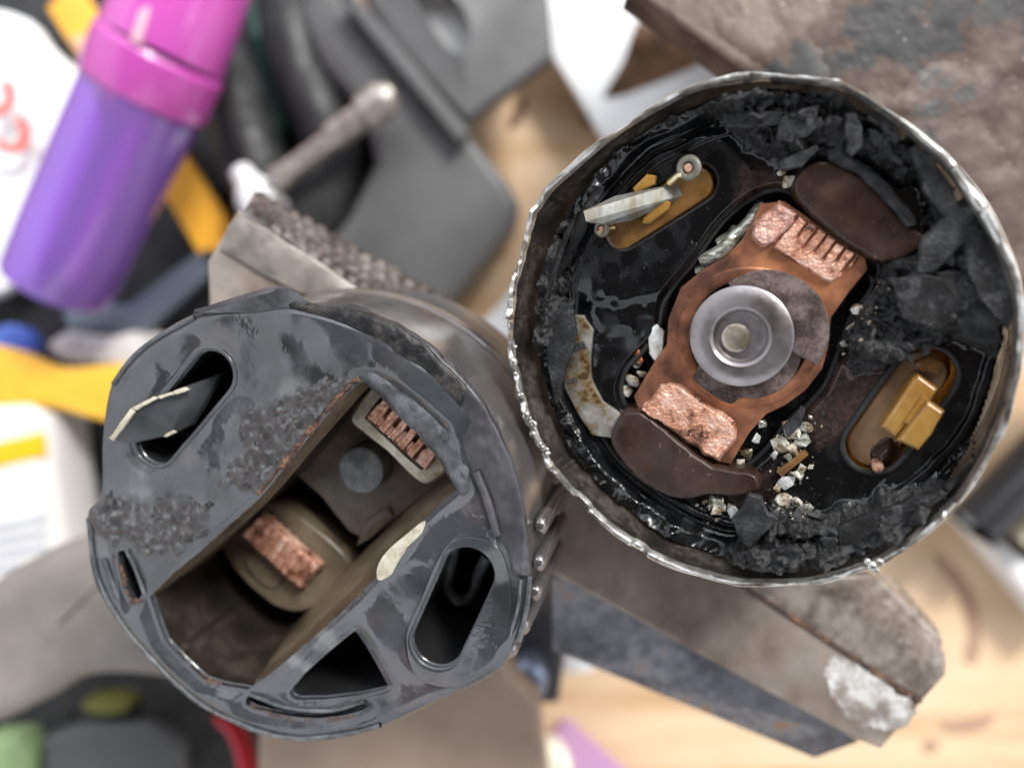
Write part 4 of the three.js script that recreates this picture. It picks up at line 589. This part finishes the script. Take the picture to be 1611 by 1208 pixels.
// ------------------------------------------------------------------ the grey plastic cap housing
const CAP = (() => { const C = W(490, 815, 99); return frameOf(C, new THREE.Vector3(-0.225, 0.955, 0.17)); })();
const cap = thing('terminal_housing', 'cracked grey plastic terminal housing with two copper contacts, resting on the vise jaw', 'housing');
CAP.place(cap);
const Q = (pts, h = 0) => CAP.LP(pts, h);
{
  const outPx = [[137, 806], [150, 790], [158, 776], [160, 690], [175, 601], [205, 560], [239, 531], [304, 494], [370, 478], [450, 472], [530, 488], [600, 518], [670, 562], [730, 618], [780, 690], [812, 760], [828, 830], [832, 900], [826, 960], [811, 1012], [788, 1052], [740, 1080], [692, 1101], [640, 1126], [600, 1144], [540, 1158], [471, 1164], [408, 1152], [358, 1131], [305, 1101], [246, 1047], [183, 971], [151, 911]];
  const outline = smooth(Q(outPx), 5);
  const cavityPx = [[232, 938], [270, 900], [315, 863], [360, 822], [405, 783], [445, 735], [480, 690], [530, 630], [566, 598], [590, 598], [614, 608], [655, 638], [694, 675], [716, 724], [728, 768], [690, 800], [665, 823], [628, 868], [589, 917], [535, 970], [480, 1018], [430, 1060], [391, 1088], [352, 1081], [319, 1071], [285, 1040], [256, 1008], [243, 972]];
  const cavity = rough(Q(cavityPx), 0.8, 0.1, 7);
  const s1 = stadium(Q([[333, 588]])[0], Q([[243, 697]])[0], 3.05), s2 = stadium(Q([[737, 901]])[0], Q([[686, 1013]])[0], 3.35);
  const tri = smooth(Q([[548, 996], [558, 990], [567, 998], [608, 1068], [613, 1080], [604, 1088], [470, 1104], [456, 1098], [453, 1086]]), 3, true, 0.2);
  const g1 = smooth(Q([[389, 1092], [450, 1112], [520, 1117], [572, 1104], [582, 1113], [525, 1131], [450, 1129], [384, 1110]]), 3, true, 0.2), g2 = smooth(Q([[182, 868], [198, 864], [215, 900], [226, 934], [206, 952]]), 3, true, 0.2);
const plates = (x, z, sd) => { const k = 0.42, X = x * k + 0.6 * (fbm(x * 0.7, z * 0.7, sd) - 0.5), Z = z * k + 0.6 * (fbm(x * 0.7, z * 0.7, sd + 1) - 0.5), xi = Math.floor(X), zi = Math.floor(Z); let m1 = 9, m2 = 9, id = 0; for (let a = -1; a < 2; a++) for (let b = -1; b < 2; b++) { const q = Math.hypot(X - xi - a - hash(xi + a, zi + b, sd), Z - zi - b - hash(xi + a, zi + b, sd + 1)); if (q < m1) { m2 = m1; m1 = q; id = hash(xi + a, zi + b, sd + 2); } else if (q < m2) m2 = q; } return id * 0.9 - 0.9 * (1 - sstep(0.02, 0.16, m2 - m1)); };
  const patches = [[[140, 806], [150, 786], [196, 776], [240, 790], [300, 778], [334, 786], [318, 842], [290, 866], [240, 876], [200, 858], [172, 862], [150, 830]], [[372, 672], [386, 640], [420, 628], [470, 606], [520, 598], [562, 590], [540, 622], [486, 682], [430, 748], [400, 776], [372, 760], [340, 772], [352, 740], [384, 712]]].map(p => Q(p));
  const patchAt = (x, z) => { let m = -9; for (const p of patches) m = Math.max(m, edgeDist(x, z, p)); return sstep(-0.5, 0.9, m + (fbm(x * 0.6, z * 0.6, 515, 4) - 0.5) * 2.2); };
  // face plastic: blue-grey with soot smears, tar film and pale scuffs where the photograph shows them
  const blots = [[395, 690, 48, 0, 0.85], [345, 775, 40, 0, 0.8], [250, 862, 45, 0, 0.6], [430, 610, 40, 0, 0.5], [500, 585, 50, 0, 0.6], [300, 720, 30, 1, 0.7], [180, 800, 30, 0, 0.7], [640, 1075, 70, 1, 0.55], [700, 1095, 50, 1, 0.5], [600, 960, 60, 1, 0.35], [520, 1010, 40, 2, 0.5], [460, 1040, 30, 2, 0.6], [225, 750, 40, 2, 0.45], [460, 620, 34, 2, 0.4], [345, 540, 50, 1, 0.5], [440, 540, 60, 0, 0.45], [620, 600, 50, 1, 0.5], [700, 680, 40, 0, 0.4], [790, 880, 45, 2, 0.4], [760, 800, 40, 1, 0.5], [330, 1095, 30, 0, 0.3], [160, 860, 25, 2, 0.3]].map(b => [...Q([[b[0], b[1]]])[0], b[2] * 0.0765, b[3], b[4]]);
  const tints = [[0.014, 0.013, 0.015], [0.078, 0.062, 0.068], [0.22, 0.235, 0.235]], FS = 62;
  const faceAt = (u, v) => { const x = (u - 0.5) * FS, z = (v - 0.5) * FS; return [x, z, fbm(x * 0.12, z * 0.12, 501, 4), fbm(x * 2.2, z * 2.2, 502, 4)]; };
  const faceMap = tex(1024, (u, v) => { const [x, z, cloud, f] = faceAt(u, v); let c = mix3([0.022, 0.025, 0.028], [0.05, 0.056, 0.062], sstep(0.22, 0.78, cloud)); for (const b of blots) { const w = b[4] * sstep(0.35, 0.75, (1 - Math.hypot(x - b[0], z - b[1]) / (b[2] * 1.5)) * 0.75 + (fbm(x * 0.3 + b[2], z * 0.3, 503, 3) - 0.42) * 0.9); if (w > 0) c = mix3(c, tints[b[3]], w); } c = c.map(k => k * (0.93 + 0.14 * f)); { const p = patchAt(x, z); if (p > 0) { const q = fbm(x * 1.5, z * 1.5, 516, 5); c = mix3(c, q < 0.56 ? mix3([0.008, 0.007, 0.007], [0.034, 0.023, 0.02], sstep(0.32, 0.56, q)) : mix3([0.034, 0.03, 0.03], [0.1, 0.106, 0.114], sstep(0.56, 0.74, q)), p * 0.9); } } if (vnoise(x * 4.5, z * 4.5, 504) > 0.96) c = mix3(c, [0.02, 0.02, 0.02], 0.75); return c; }, true);
  const faceRough = tex(512, (u, v) => { const [x, z, d, f] = faceAt(u, v); return [0, clamp(mix(0.09, 0.27, sstep(0.35, 0.65, fbm(x * 0.3, z * 0.3, 505, 5))) + 0.1 * (f - 0.5) + 0.4 * patchAt(x, z)), 0]; });
  const faceBump = tex(512, (u, v) => { const [x, z, d, f] = faceAt(u, v); const k = 0.6 * fbm(x * 0.16, z * 0.16, 506, 2) + 0.05 * f; return [k, k, k]; });
  for (const t of [faceMap, faceRough, faceBump]) { t.repeat.set(1 / FS, 1 / FS); t.offset.set(0.5, 0.5); }
  const faceMat = new THREE.MeshPhysicalMaterial({ map: faceMap, roughnessMap: faceRough, roughness: 1, bumpMap: faceBump, bumpScale: 0.0004, side: THREE.DoubleSide, ior: 1.7, clearcoat: 0.35, clearcoatRoughness: 0.12 });
  const housing = mesh('housing_face', ext(outline, -1.1, 0, 0.25, [cavity, s1, s2, tri, g1, g2], 3), faceMat, cap);
  const holes = [cavity, s1, s2, tri, g1, g2];
  mesh('face_skin', field(outline, 0.2, (x, z, d) => {
    let e = d; for (const h of holes) e = Math.min(e, -edgeDist(x, z, h));
    const k = sstep(0.15, 1.6, e), p = patchAt(x, z);
    return -0.12 + 0.16 * sstep(0.1, 0.5, e) + k * (1.5 * (fbm(x * 0.12, z * 0.12, 511, 2) - 0.35) + 0.09 * (fbm(x * 0.5, z * 0.5, 512, 2) - 0.5)) + sstep(0.05, 0.6, e) * p * (0.1 + 0.14 * plates(x, z, 121) + 1.1 * (fbm(x * 0.4, z * 0.4, 513, 4) - 0.45));
  }, 0.02, (x, z) => holes.every(h => edgeDist(x, z, h) < -0.1)), faceMat, cap);
  // moulded details on the face: raised lands
  mesh('face_land', ext(rough(smooth(Q([[640, 1000], [662, 945], [690, 880], [716, 848], [752, 846], [785, 862], [800, 900], [802, 960], [786, 1022], [760, 1060], [700, 1080], [655, 1062]], 0.25), 4), 1, 0.05, 3), -0.4, 0.5, 0.1, [stadium(Q([[737, 901]])[0], Q([[686, 1013]])[0], 3.5)]), faceMat, cap);
  mesh('cream_flange', ext(smooth(Q([[594, 914], [592, 896], [604, 872], [640, 840], [668, 820], [662, 842], [640, 862], [628, 892], [610, 908]], 0.2), 3), -0.5, 0.14, 0.08), M.cream, cap);
  // outer rim wall, stepped, on the lower side, and lip lines
  const lipLine = (px, h, r, m) => mesh('rim_lip', tube(smooth(px, 4, false).map(p => { const q = CAP.L(p[0], p[1], h); return [q[0], h, q[1]]; }), r, 80, 8), m, cap);
  lipLine([[139, 815], [152, 910], [184, 970], [247, 1046], [306, 1100], [359, 1130], [410, 1151], [472, 1162], [540, 1156], [598, 1141]], 0.1, 0.34, M.capEdge);
  lipLine([[162, 880], [196, 964], [256, 1032], [314, 1082], [360, 1106]], 0.1, 0.28, M.capEdge);
  lipLine([[178, 604], [207, 564], [241, 536], [306, 499]], 0.1, 0.34, M.capEdge); lipLine([[186, 612], [214, 574], [248, 546], [312, 508]], 0.05, 0.22, M.capEdge);
  lipLine([[816, 1008], [828, 960], [834, 905]], 0.0, 0.32, M.capEdge); lipLine([[802, 1000], [815, 955], [820, 910]], 0.05, 0.25, M.capEdge);
  lipLine([[391, 1092], [450, 1113], [520, 1118], [574, 1104]], 0.1, 0.25, M.capEdge);
  lipLine([[198, 866], [214, 900], [226, 934]], 0.15, 0.22, M.capEdge);
  // rusty frayed edges
  const fray = (px, h, w, seed) => { const c = smooth(px, 4, false), n = c.length; const o = []; for (let i = 0; i < n; i++) o.push([c[i][0] - w * vnoise(i * 0.9, 1, seed), c[i][1] - w * vnoise(i * 0.9, 5, seed)]); for (let i = n - 1; i >= 0; i--) o.push([c[i][0] + w * vnoise(i * 0.9, 9, seed), c[i][1] + w * vnoise(i * 0.9, 13, seed)]); mesh('frayed_edge', field(rough(Q(o, h), 0.3, 0.12, seed), 0.14, (x, z, d) => h - 0.3 + 0.45 * sstep(-0.1, 0.3, d) + 0.4 * (fbm(x * 2, z * 2, seed) - 0.5), 0.15), M.rustEdge, cap); };
  fray([[175, 864], [190, 905], [204, 955]], 0.1, 6, 3); fray([[315, 1066], [332, 1076], [350, 1080]], 0.1, 7, 4); fray([[390, 1114], [450, 1131], [520, 1134], [560, 1126]], 0.1, 4, 5); fray([[356, 1108], [358, 1126]], 0.2, 4, 6);
  fray([[566, 594], [540, 618], [490, 676], [440, 738], [400, 780]], 0.1, 9, 7); fray([[724, 728], [730, 760], [748, 812], [756, 836]], 0.15, 6, 8); fray([[204, 948], [224, 944]], 0.2, 5, 9);
  fray([[420, 575], [460, 585], [510, 596], [548, 590]], 0.15, 7, 10);
  // ragged burnt patches
  const patch = (px, amp, seed, m, cell = 0.13) => mesh('burnt_patch', field(rough(Q(px, 0.3), 0.8, 0.35, seed), cell, (x, z, d) => -0.6 + (0.58 + 0.4 * amp * plates(x, z, seed)) * sstep(-0.2, 1.1, d) + 0.5 * (fbm(x * 0.9, z * 0.9, seed + 4, 4) - 0.5) * sstep(-0.3, 0.6, d), 0.5), m, cap);
  patch([[148, 800], [162, 782], [190, 776], [200, 792], [180, 806], [160, 812]], 0.9, 141, M.charDark);
  patch([[206, 800], [250, 790], [320, 780], [310, 796], [250, 806], [214, 812]], 0.9, 145, M.charDark);
  // torn band on the shoulder
  const inn = smooth([[300, 504], [400, 496], [480, 512], [560, 556], [625, 606], [690, 668], [726, 720], [752, 780], [778, 840], [800, 900]], 20, false), oo = smooth([[306, 486], [448, 452], [486, 474], [560, 480], [628, 508], [702, 562], [762, 632], [806, 720], [830, 820], [838, 908]], 20, false);
  const n = Math.min(inn.length, oo.length);
  const band = (h0, amp, m, seed, s0, s1, i0 = 0, i1 = n) => { const K = 22; return mesh('torn_shoulder', grid(i1 - i0, K, (ii, j) => { const i = ii + i0, s = mix(s0, s1, j / (K - 1)), shake = (fbm(i * 0.09, s * 2, seed) - 0.5) * 0.1, a = inn[i], b = oo[i], px = mix(a[0], b[0], s + shake), py = mix(a[1], b[1], s + shake); const e = Math.sin(Math.PI * clamp(j / (K - 1))), h = h0 - 1.0 + 1.2 * Math.pow(e, 0.4) + amp * 0.35 * e * (fbm(i * 0.05, s * 2.5, seed, 3) - 0.5) + 0.3 * e * (fbm(i * 0.25, s * 6, seed + 3, 3) - 0.5); const q = CAP.L(px, py, h); return [q[0], h, q[1]]; }), m, cap); };
  band(0.3, 1.8, M.torn, 161, 0.0, 1.0); band(0.5, 1.2, M.charDark, 171, 0.35, 0.95, 20, Math.floor(n * 0.62)); 
  band(0.1, 0.6, M.capEdge, 181, -0.45, 0.12, Math.floor(n * 0.2), n);
  // pointed flap at the top
  { const g = new ConvexGeometry([[318, 492, 0.6], [448, 453, 1.4], [470, 462, 1.2], [486, 478, 0.6], [400, 492, 0.4], [318, 492, -2], [448, 455, -2], [486, 478, -2]].map(p => { const q = CAP.L(p[0], p[1], p[2]); return new THREE.Vector3(q[0], p[2], q[1]); })); mesh('plastic_flap', creased(g, 20), M.capEdge, cap); }
  // mouldings between torn band and slot
  { const px = [[748, 742], [764, 780], [776, 820], [782, 842]]; mesh('rim_lip', tube(smooth(px, 4, false).map(p => { const q = CAP.L(p[0], p[1], 0.5); return [q[0], 0.5, q[1]]; }), 0.5, 40, 8), M.torn, cap); }
  // skirt below: a glossy dark drum with ribs
  const base = outline.map(p => [p[0], p[1]]), cc = base.reduce((s, p) => [s[0] + p[0] / base.length, s[1] + p[1] / base.length], [0, 0]);
  const rr = base.reduce((s, p) => s + Math.hypot(p[0] - cc[0], p[1] - cc[1]), 0) / base.length;
  const ringAt = (k, o, h) => base.map(p => { const a = Math.atan2(p[1] - cc[1], p[0] - cc[0]), r = mix(Math.hypot(p[0] - cc[0], p[1] - cc[1]), rr, k) + o; return [cc[0] + r * Math.cos(a), h, cc[1] + r * Math.sin(a)]; });
  mesh('skirt', creased(wallOf([ringAt(0, -0.6, -0.5), ringAt(0.2, -0.35, -2.5), ringAt(0.8, -0.3, -5), ringAt(1, 0, -9), ringAt(1, 0.05, -18), ringAt(1, 0.4, -18.4), ringAt(1, 0.5, -20), ringAt(1, 0.1, -21), ringAt(1, 0, -30)]), 40), M.skirt, cap);
  for (let k = 0; k < 5; k++) { const a = (-4 + k * 8.5) * Math.PI / 180, x = cc[0] + (rr + 0.5) * Math.cos(a), z = cc[1] + (rr + 0.5) * Math.sin(a); const g = new THREE.CapsuleGeometry(1.15, 15, 6, 16); g.scale(0.8, 1, 1); g.rotateY(-a); g.translate(x, -13 + (k % 2), z); mesh('skirt_rib', strip(g), M.skirt, cap); }
  // cavity: sloping tan walls, floor, deep well
  const H = -13;
  const loft2 = (A, B, hA, hB, m, name, crook = 0.15) => { const N2 = 40, K = 10; const ca = new THREE.CatmullRomCurve3(A.map(p => { const q = CAP.L(p[0], p[1], hA); return new THREE.Vector3(q[0], hA, q[1]); })), cb = new THREE.CatmullRomCurve3(B.map(p => { const q = CAP.L(p[0], p[1], hB); return new THREE.Vector3(q[0], hB, q[1]); })); const pa = ca.getSpacedPoints(N2 - 1), pb = cb.getSpacedPoints(N2 - 1); return mesh(name, grid(N2, K, (i, j) => { const p = pa[i].clone().lerp(pb[i], j / (K - 1)); return [p.x, p.y + crook * Math.sin(j / (K - 1) * Math.PI) * (vnoise(i * 0.2, 1, 3) - 0.2), p.z]; }), m, cap); };
  loft2([[229, 938], [315, 865], [405, 785], [480, 692], [562, 602]], [[262, 936], [330, 880], [430, 770], [520, 668], [590, 612]], -0.25, H, M.tanWall, 'cavity_wall', 0.6);
  loft2([[730, 768], [665, 825], [589, 918], [480, 1020], [391, 1088]], [[706, 748], [640, 800], [560, 880], [470, 975], [410, 1040]], -0.3, H - 1, M.tanWall, 'cavity_wall', 0.6);
  loft2([[232, 936], [315, 861], [405, 781], [480, 688], [564, 598]], [[250, 934], [326, 872], [420, 790], [500, 698], [580, 608]], 0.05, -2.2, M.tanWall, 'cavity_lip', 0.3);
  loft2([[728, 772], [664, 827], [590, 918], [480, 1020], [391, 1089]], [[716, 760], [652, 815], [578, 905], [470, 1006], [396, 1074]], 0.02, -3, M.tanWall, 'cavity_lip', 0.3);
  const floorPoly = Q([[590, 600], [700, 690], [716, 745], [640, 800], [578, 852], [548, 836], [505, 782], [462, 744], [520, 668]], H);
  mesh('cavity_floor', ext(floorPoly, H - 2, H, 0.3), M.tanWall, cap);
  mesh('well_wall', creased(wallOf([cavity.map(p => [p[0], -0.8, p[1]]), scalePoly(cavity, 0.985).map(p => [p[0], -40, p[1]])]), 50), M.wellBrown, cap);
  mesh('well_floor', ext(scalePoly(cavity, 0.99), -41, -39, 0), M.wellBrown, cap);
  // stepped block beside the post
  mesh('floor_step', ext(Q([[574, 822], [608, 798], [618, 812], [584, 846], [560, 860]], H + 0.6), H - 1, H + 0.6, 0.2), M.tanWall, cap);
  // post
  { const c = CAP.L(567, 740, H + 3.4), p = lat([[0, 3.4], [2.85, 3.4], [3.05, 3.3], [3.15, 3.0], [3.15, -1]], 48); p.translate(c[0], H, c[1]); mesh('steel_post', p, M.pinSteel, cap); }
  // contacts
  const contact = (cupPx, holePx, hCup, corners, hTop, ridges, seed, cupMat) => {
    const t = new THREE.Group(); t.name = 'contact_assembly'; cap.add(t);
    const o = smooth(Q(cupPx, hCup), 4), hole = Q(holePx, hCup);
    mesh('contact_cup', ext(o, hCup - 6, hCup, 0.45, [hole], 3), cupMat, t);
    mesh('cup_floor', ext(scalePoly(hole, 1.02), hCup - 6, hCup - 3.6, 0), cupMat, t);
    const [a, b, c, d] = corners;                      // a-b long edge, d-c opposite
    const o0 = Q([a], hTop)[0], o1 = Q([b], hTop)[0], ol = Math.hypot(o1[0] - o0[0], o1[1] - o0[1]), ou = [(o1[0] - o0[0]) / ol, (o1[1] - o0[1]) / ol], wide = ridges < 7;
    const pad = (poly, m, sd) => mesh('copper_pad', field(rough(poly, 0.35, 0.12, sd), 0.08, (x, z, e) => {
      const u = ((x - o0[0]) * ou[0] + (z - o0[1]) * ou[1]) / ol * ridges, v = (z - o0[1]) * ou[0] - (x - o0[0]) * ou[1], w = u + 0.12 * (vnoise(x * 1.5, z * 1.5, sd) - 0.5), f = Math.abs(w - Math.round(w)), on = Math.round(w) > 0 && Math.round(w) < ridges ? 1 : 0;
      const groove = on * (1 - sstep(wide ? 0.12 : 0.05, wide ? 0.2 : 0.13, f)) * (wide ? 1 - sstep(2.6, 3.4, v + vnoise(Math.round(w), 1, sd)) * 0.8 : 0.7);
      return hTop - 1.6 + 1.6 * sstep(-0.12, 0.2, e) + 0.3 * (fbm(x * 1.5, z * 1.5, sd) - 0.5) + 0.25 * (vnoise(Math.floor(w + 0.5) * 3.1, 2, sd) - 0.5) - (wide ? 1.6 : 0.6) * groove; }, 0.18), m, t);
    const lerp = (p, q, u) => [mix(p[0], q[0], u), mix(p[1], q[1], u)];
    if (wide) { pad(Q([a, lerp(a, b, 0.8), lerp(d, c, 0.8), d], hTop), M.copperBright, seed); pad(Q([lerp(a, b, 0.8), b, c, lerp(d, c, 0.8)], hTop), M.copperPink, seed + 1); } else pad(Q([a, b, c, d], hTop), M.copperBright, seed);
    mesh('copper_core', ext(scalePoly(Q([a, b, c, d], hTop - 1.2), 0.93), hTop - 6, hTop - 0.75, 0.1), M.rustEdge, t);
    return t;
  };
  contact([[596, 604], [640, 622], [690, 668], [712, 700], [714, 722], [690, 752], [668, 762], [648, 750], [610, 712], [570, 680], [552, 662], [572, 624]], [[602, 610], [640, 632], [692, 682], [704, 700], [664, 748], [640, 728], [566, 658]], -6.4, [[612, 616], [700, 698], [668, 742], [574, 656]], -5.0, 6, 301, M.cream);
  const c2 = contact([[404, 790], [440, 796], [500, 836], [540, 872], [548, 892], [520, 930], [478, 962], [440, 958], [400, 930], [360, 886], [346, 852], [368, 816]], [[404, 802], [424, 806], [508, 880], [512, 900], [474, 938], [440, 910], [376, 846]], -13.5, [[408, 812], [502, 892], [472, 930], [378, 842]], -11.4, 8, 331, M.tanWall);
  mesh('cup_tab', ext(smooth(Q([[388, 872], [398, 866], [444, 906], [440, 920], [424, 926], [394, 902], [386, 886]], -13.2), 3), -15, -13.15, 0.2), M.tanWall, c2);
  // slot contents
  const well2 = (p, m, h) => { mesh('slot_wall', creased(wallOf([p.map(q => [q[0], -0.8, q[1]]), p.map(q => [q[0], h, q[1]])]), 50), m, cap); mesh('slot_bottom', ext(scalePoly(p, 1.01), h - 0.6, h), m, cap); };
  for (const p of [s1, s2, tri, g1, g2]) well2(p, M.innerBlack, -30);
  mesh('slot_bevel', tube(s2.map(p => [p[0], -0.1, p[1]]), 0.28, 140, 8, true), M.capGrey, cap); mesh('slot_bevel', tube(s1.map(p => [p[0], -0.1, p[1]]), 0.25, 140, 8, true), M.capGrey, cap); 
  { const u = [[716, 852, -5], [708, 895, -8], [704, 925, -10], [722, 945, -11], [742, 935, -10], [752, 905, -8], [768, 872, -5]].map(p => { const q = CAP.L(p[0], p[1], p[2]); return [q[0], p[2], q[1]]; }); mesh('terminal_prong', tube(u, 0.75, 60, 12), M.pinSteel, cap);
    const u2 = [[690, 935, -13], [700, 965, -14], [718, 975, -14.5], [738, 965, -14], [750, 945, -13]].map(p => { const q = CAP.L(p[0], p[1], p[2]); return [q[0], p[2], q[1]]; }); mesh('socket_edge', tube(u2, 0.3, 40, 10), M.resinRing, cap); }
  // broken sliver over the first slot
  { const P3 = [[176, 692, 0.5], [214, 645, 0.6], [250, 622, 0.2], [298, 608, -1.2], [346, 588, -4], [318, 640, -3.4], [300, 668, -2.6], [268, 684, -1.0], [236, 690, -0.2], [204, 698, 0.1]].map(p => { const q = CAP.L(p[0], p[1], p[2]); return new THREE.Vector3(q[0], p[2], q[1]); });
    const all = [...P3, ...P3.map(p => p.clone().add(new THREE.Vector3(0.1, -0.7, 0.1)))]; mesh('broken_sliver', creased(new ConvexGeometry(all), 20), M.capGrey, cap);
    const chip = (a, b, r) => { const A = CAP.L(a[0], a[1], a[2]), B = CAP.L(b[0], b[1], b[2]); const g = ext(rough([[A[0] - r, A[1] - r * 0.5], [B[0] - r, B[1] - r * 0.5], [B[0] + r, B[1] + r * 0.5], [A[0] + r, A[1] + r * 0.5]], 0.4, 0.12, Math.round(a[0])), 0, 0.5, 0.1); const p = g.attributes.position; for (let i = 0; i < p.count; i++) { const t = clamp(((p.getX(i) - A[0]) * (B[0] - A[0]) + (p.getZ(i) - A[1]) * (B[1] - A[1])) / ((B[0] - A[0]) ** 2 + (B[1] - A[1]) ** 2)); p.setY(i, p.getY(i) + mix(a[2], b[2], t)); } mesh('cream_chip', creased(g, 25), M.cream, cap); };
    chip([178, 690, 0.5], [212, 645, 0.6], 0.3); chip([214, 643, 0.4], [248, 624, 0.2], 0.28); chip([252, 624, 0.1], [274, 618, -0.3], 0.26); chip([276, 618, -0.4], [297, 610, -0.9], 0.26); chip([262, 686, -0.6], [276, 678, -0.8], 0.2); }
}

scene.traverse(o => { if (o.isMesh) { o.castShadow = true; o.receiveShadow = true; } });
renderer.render(scene, camera);
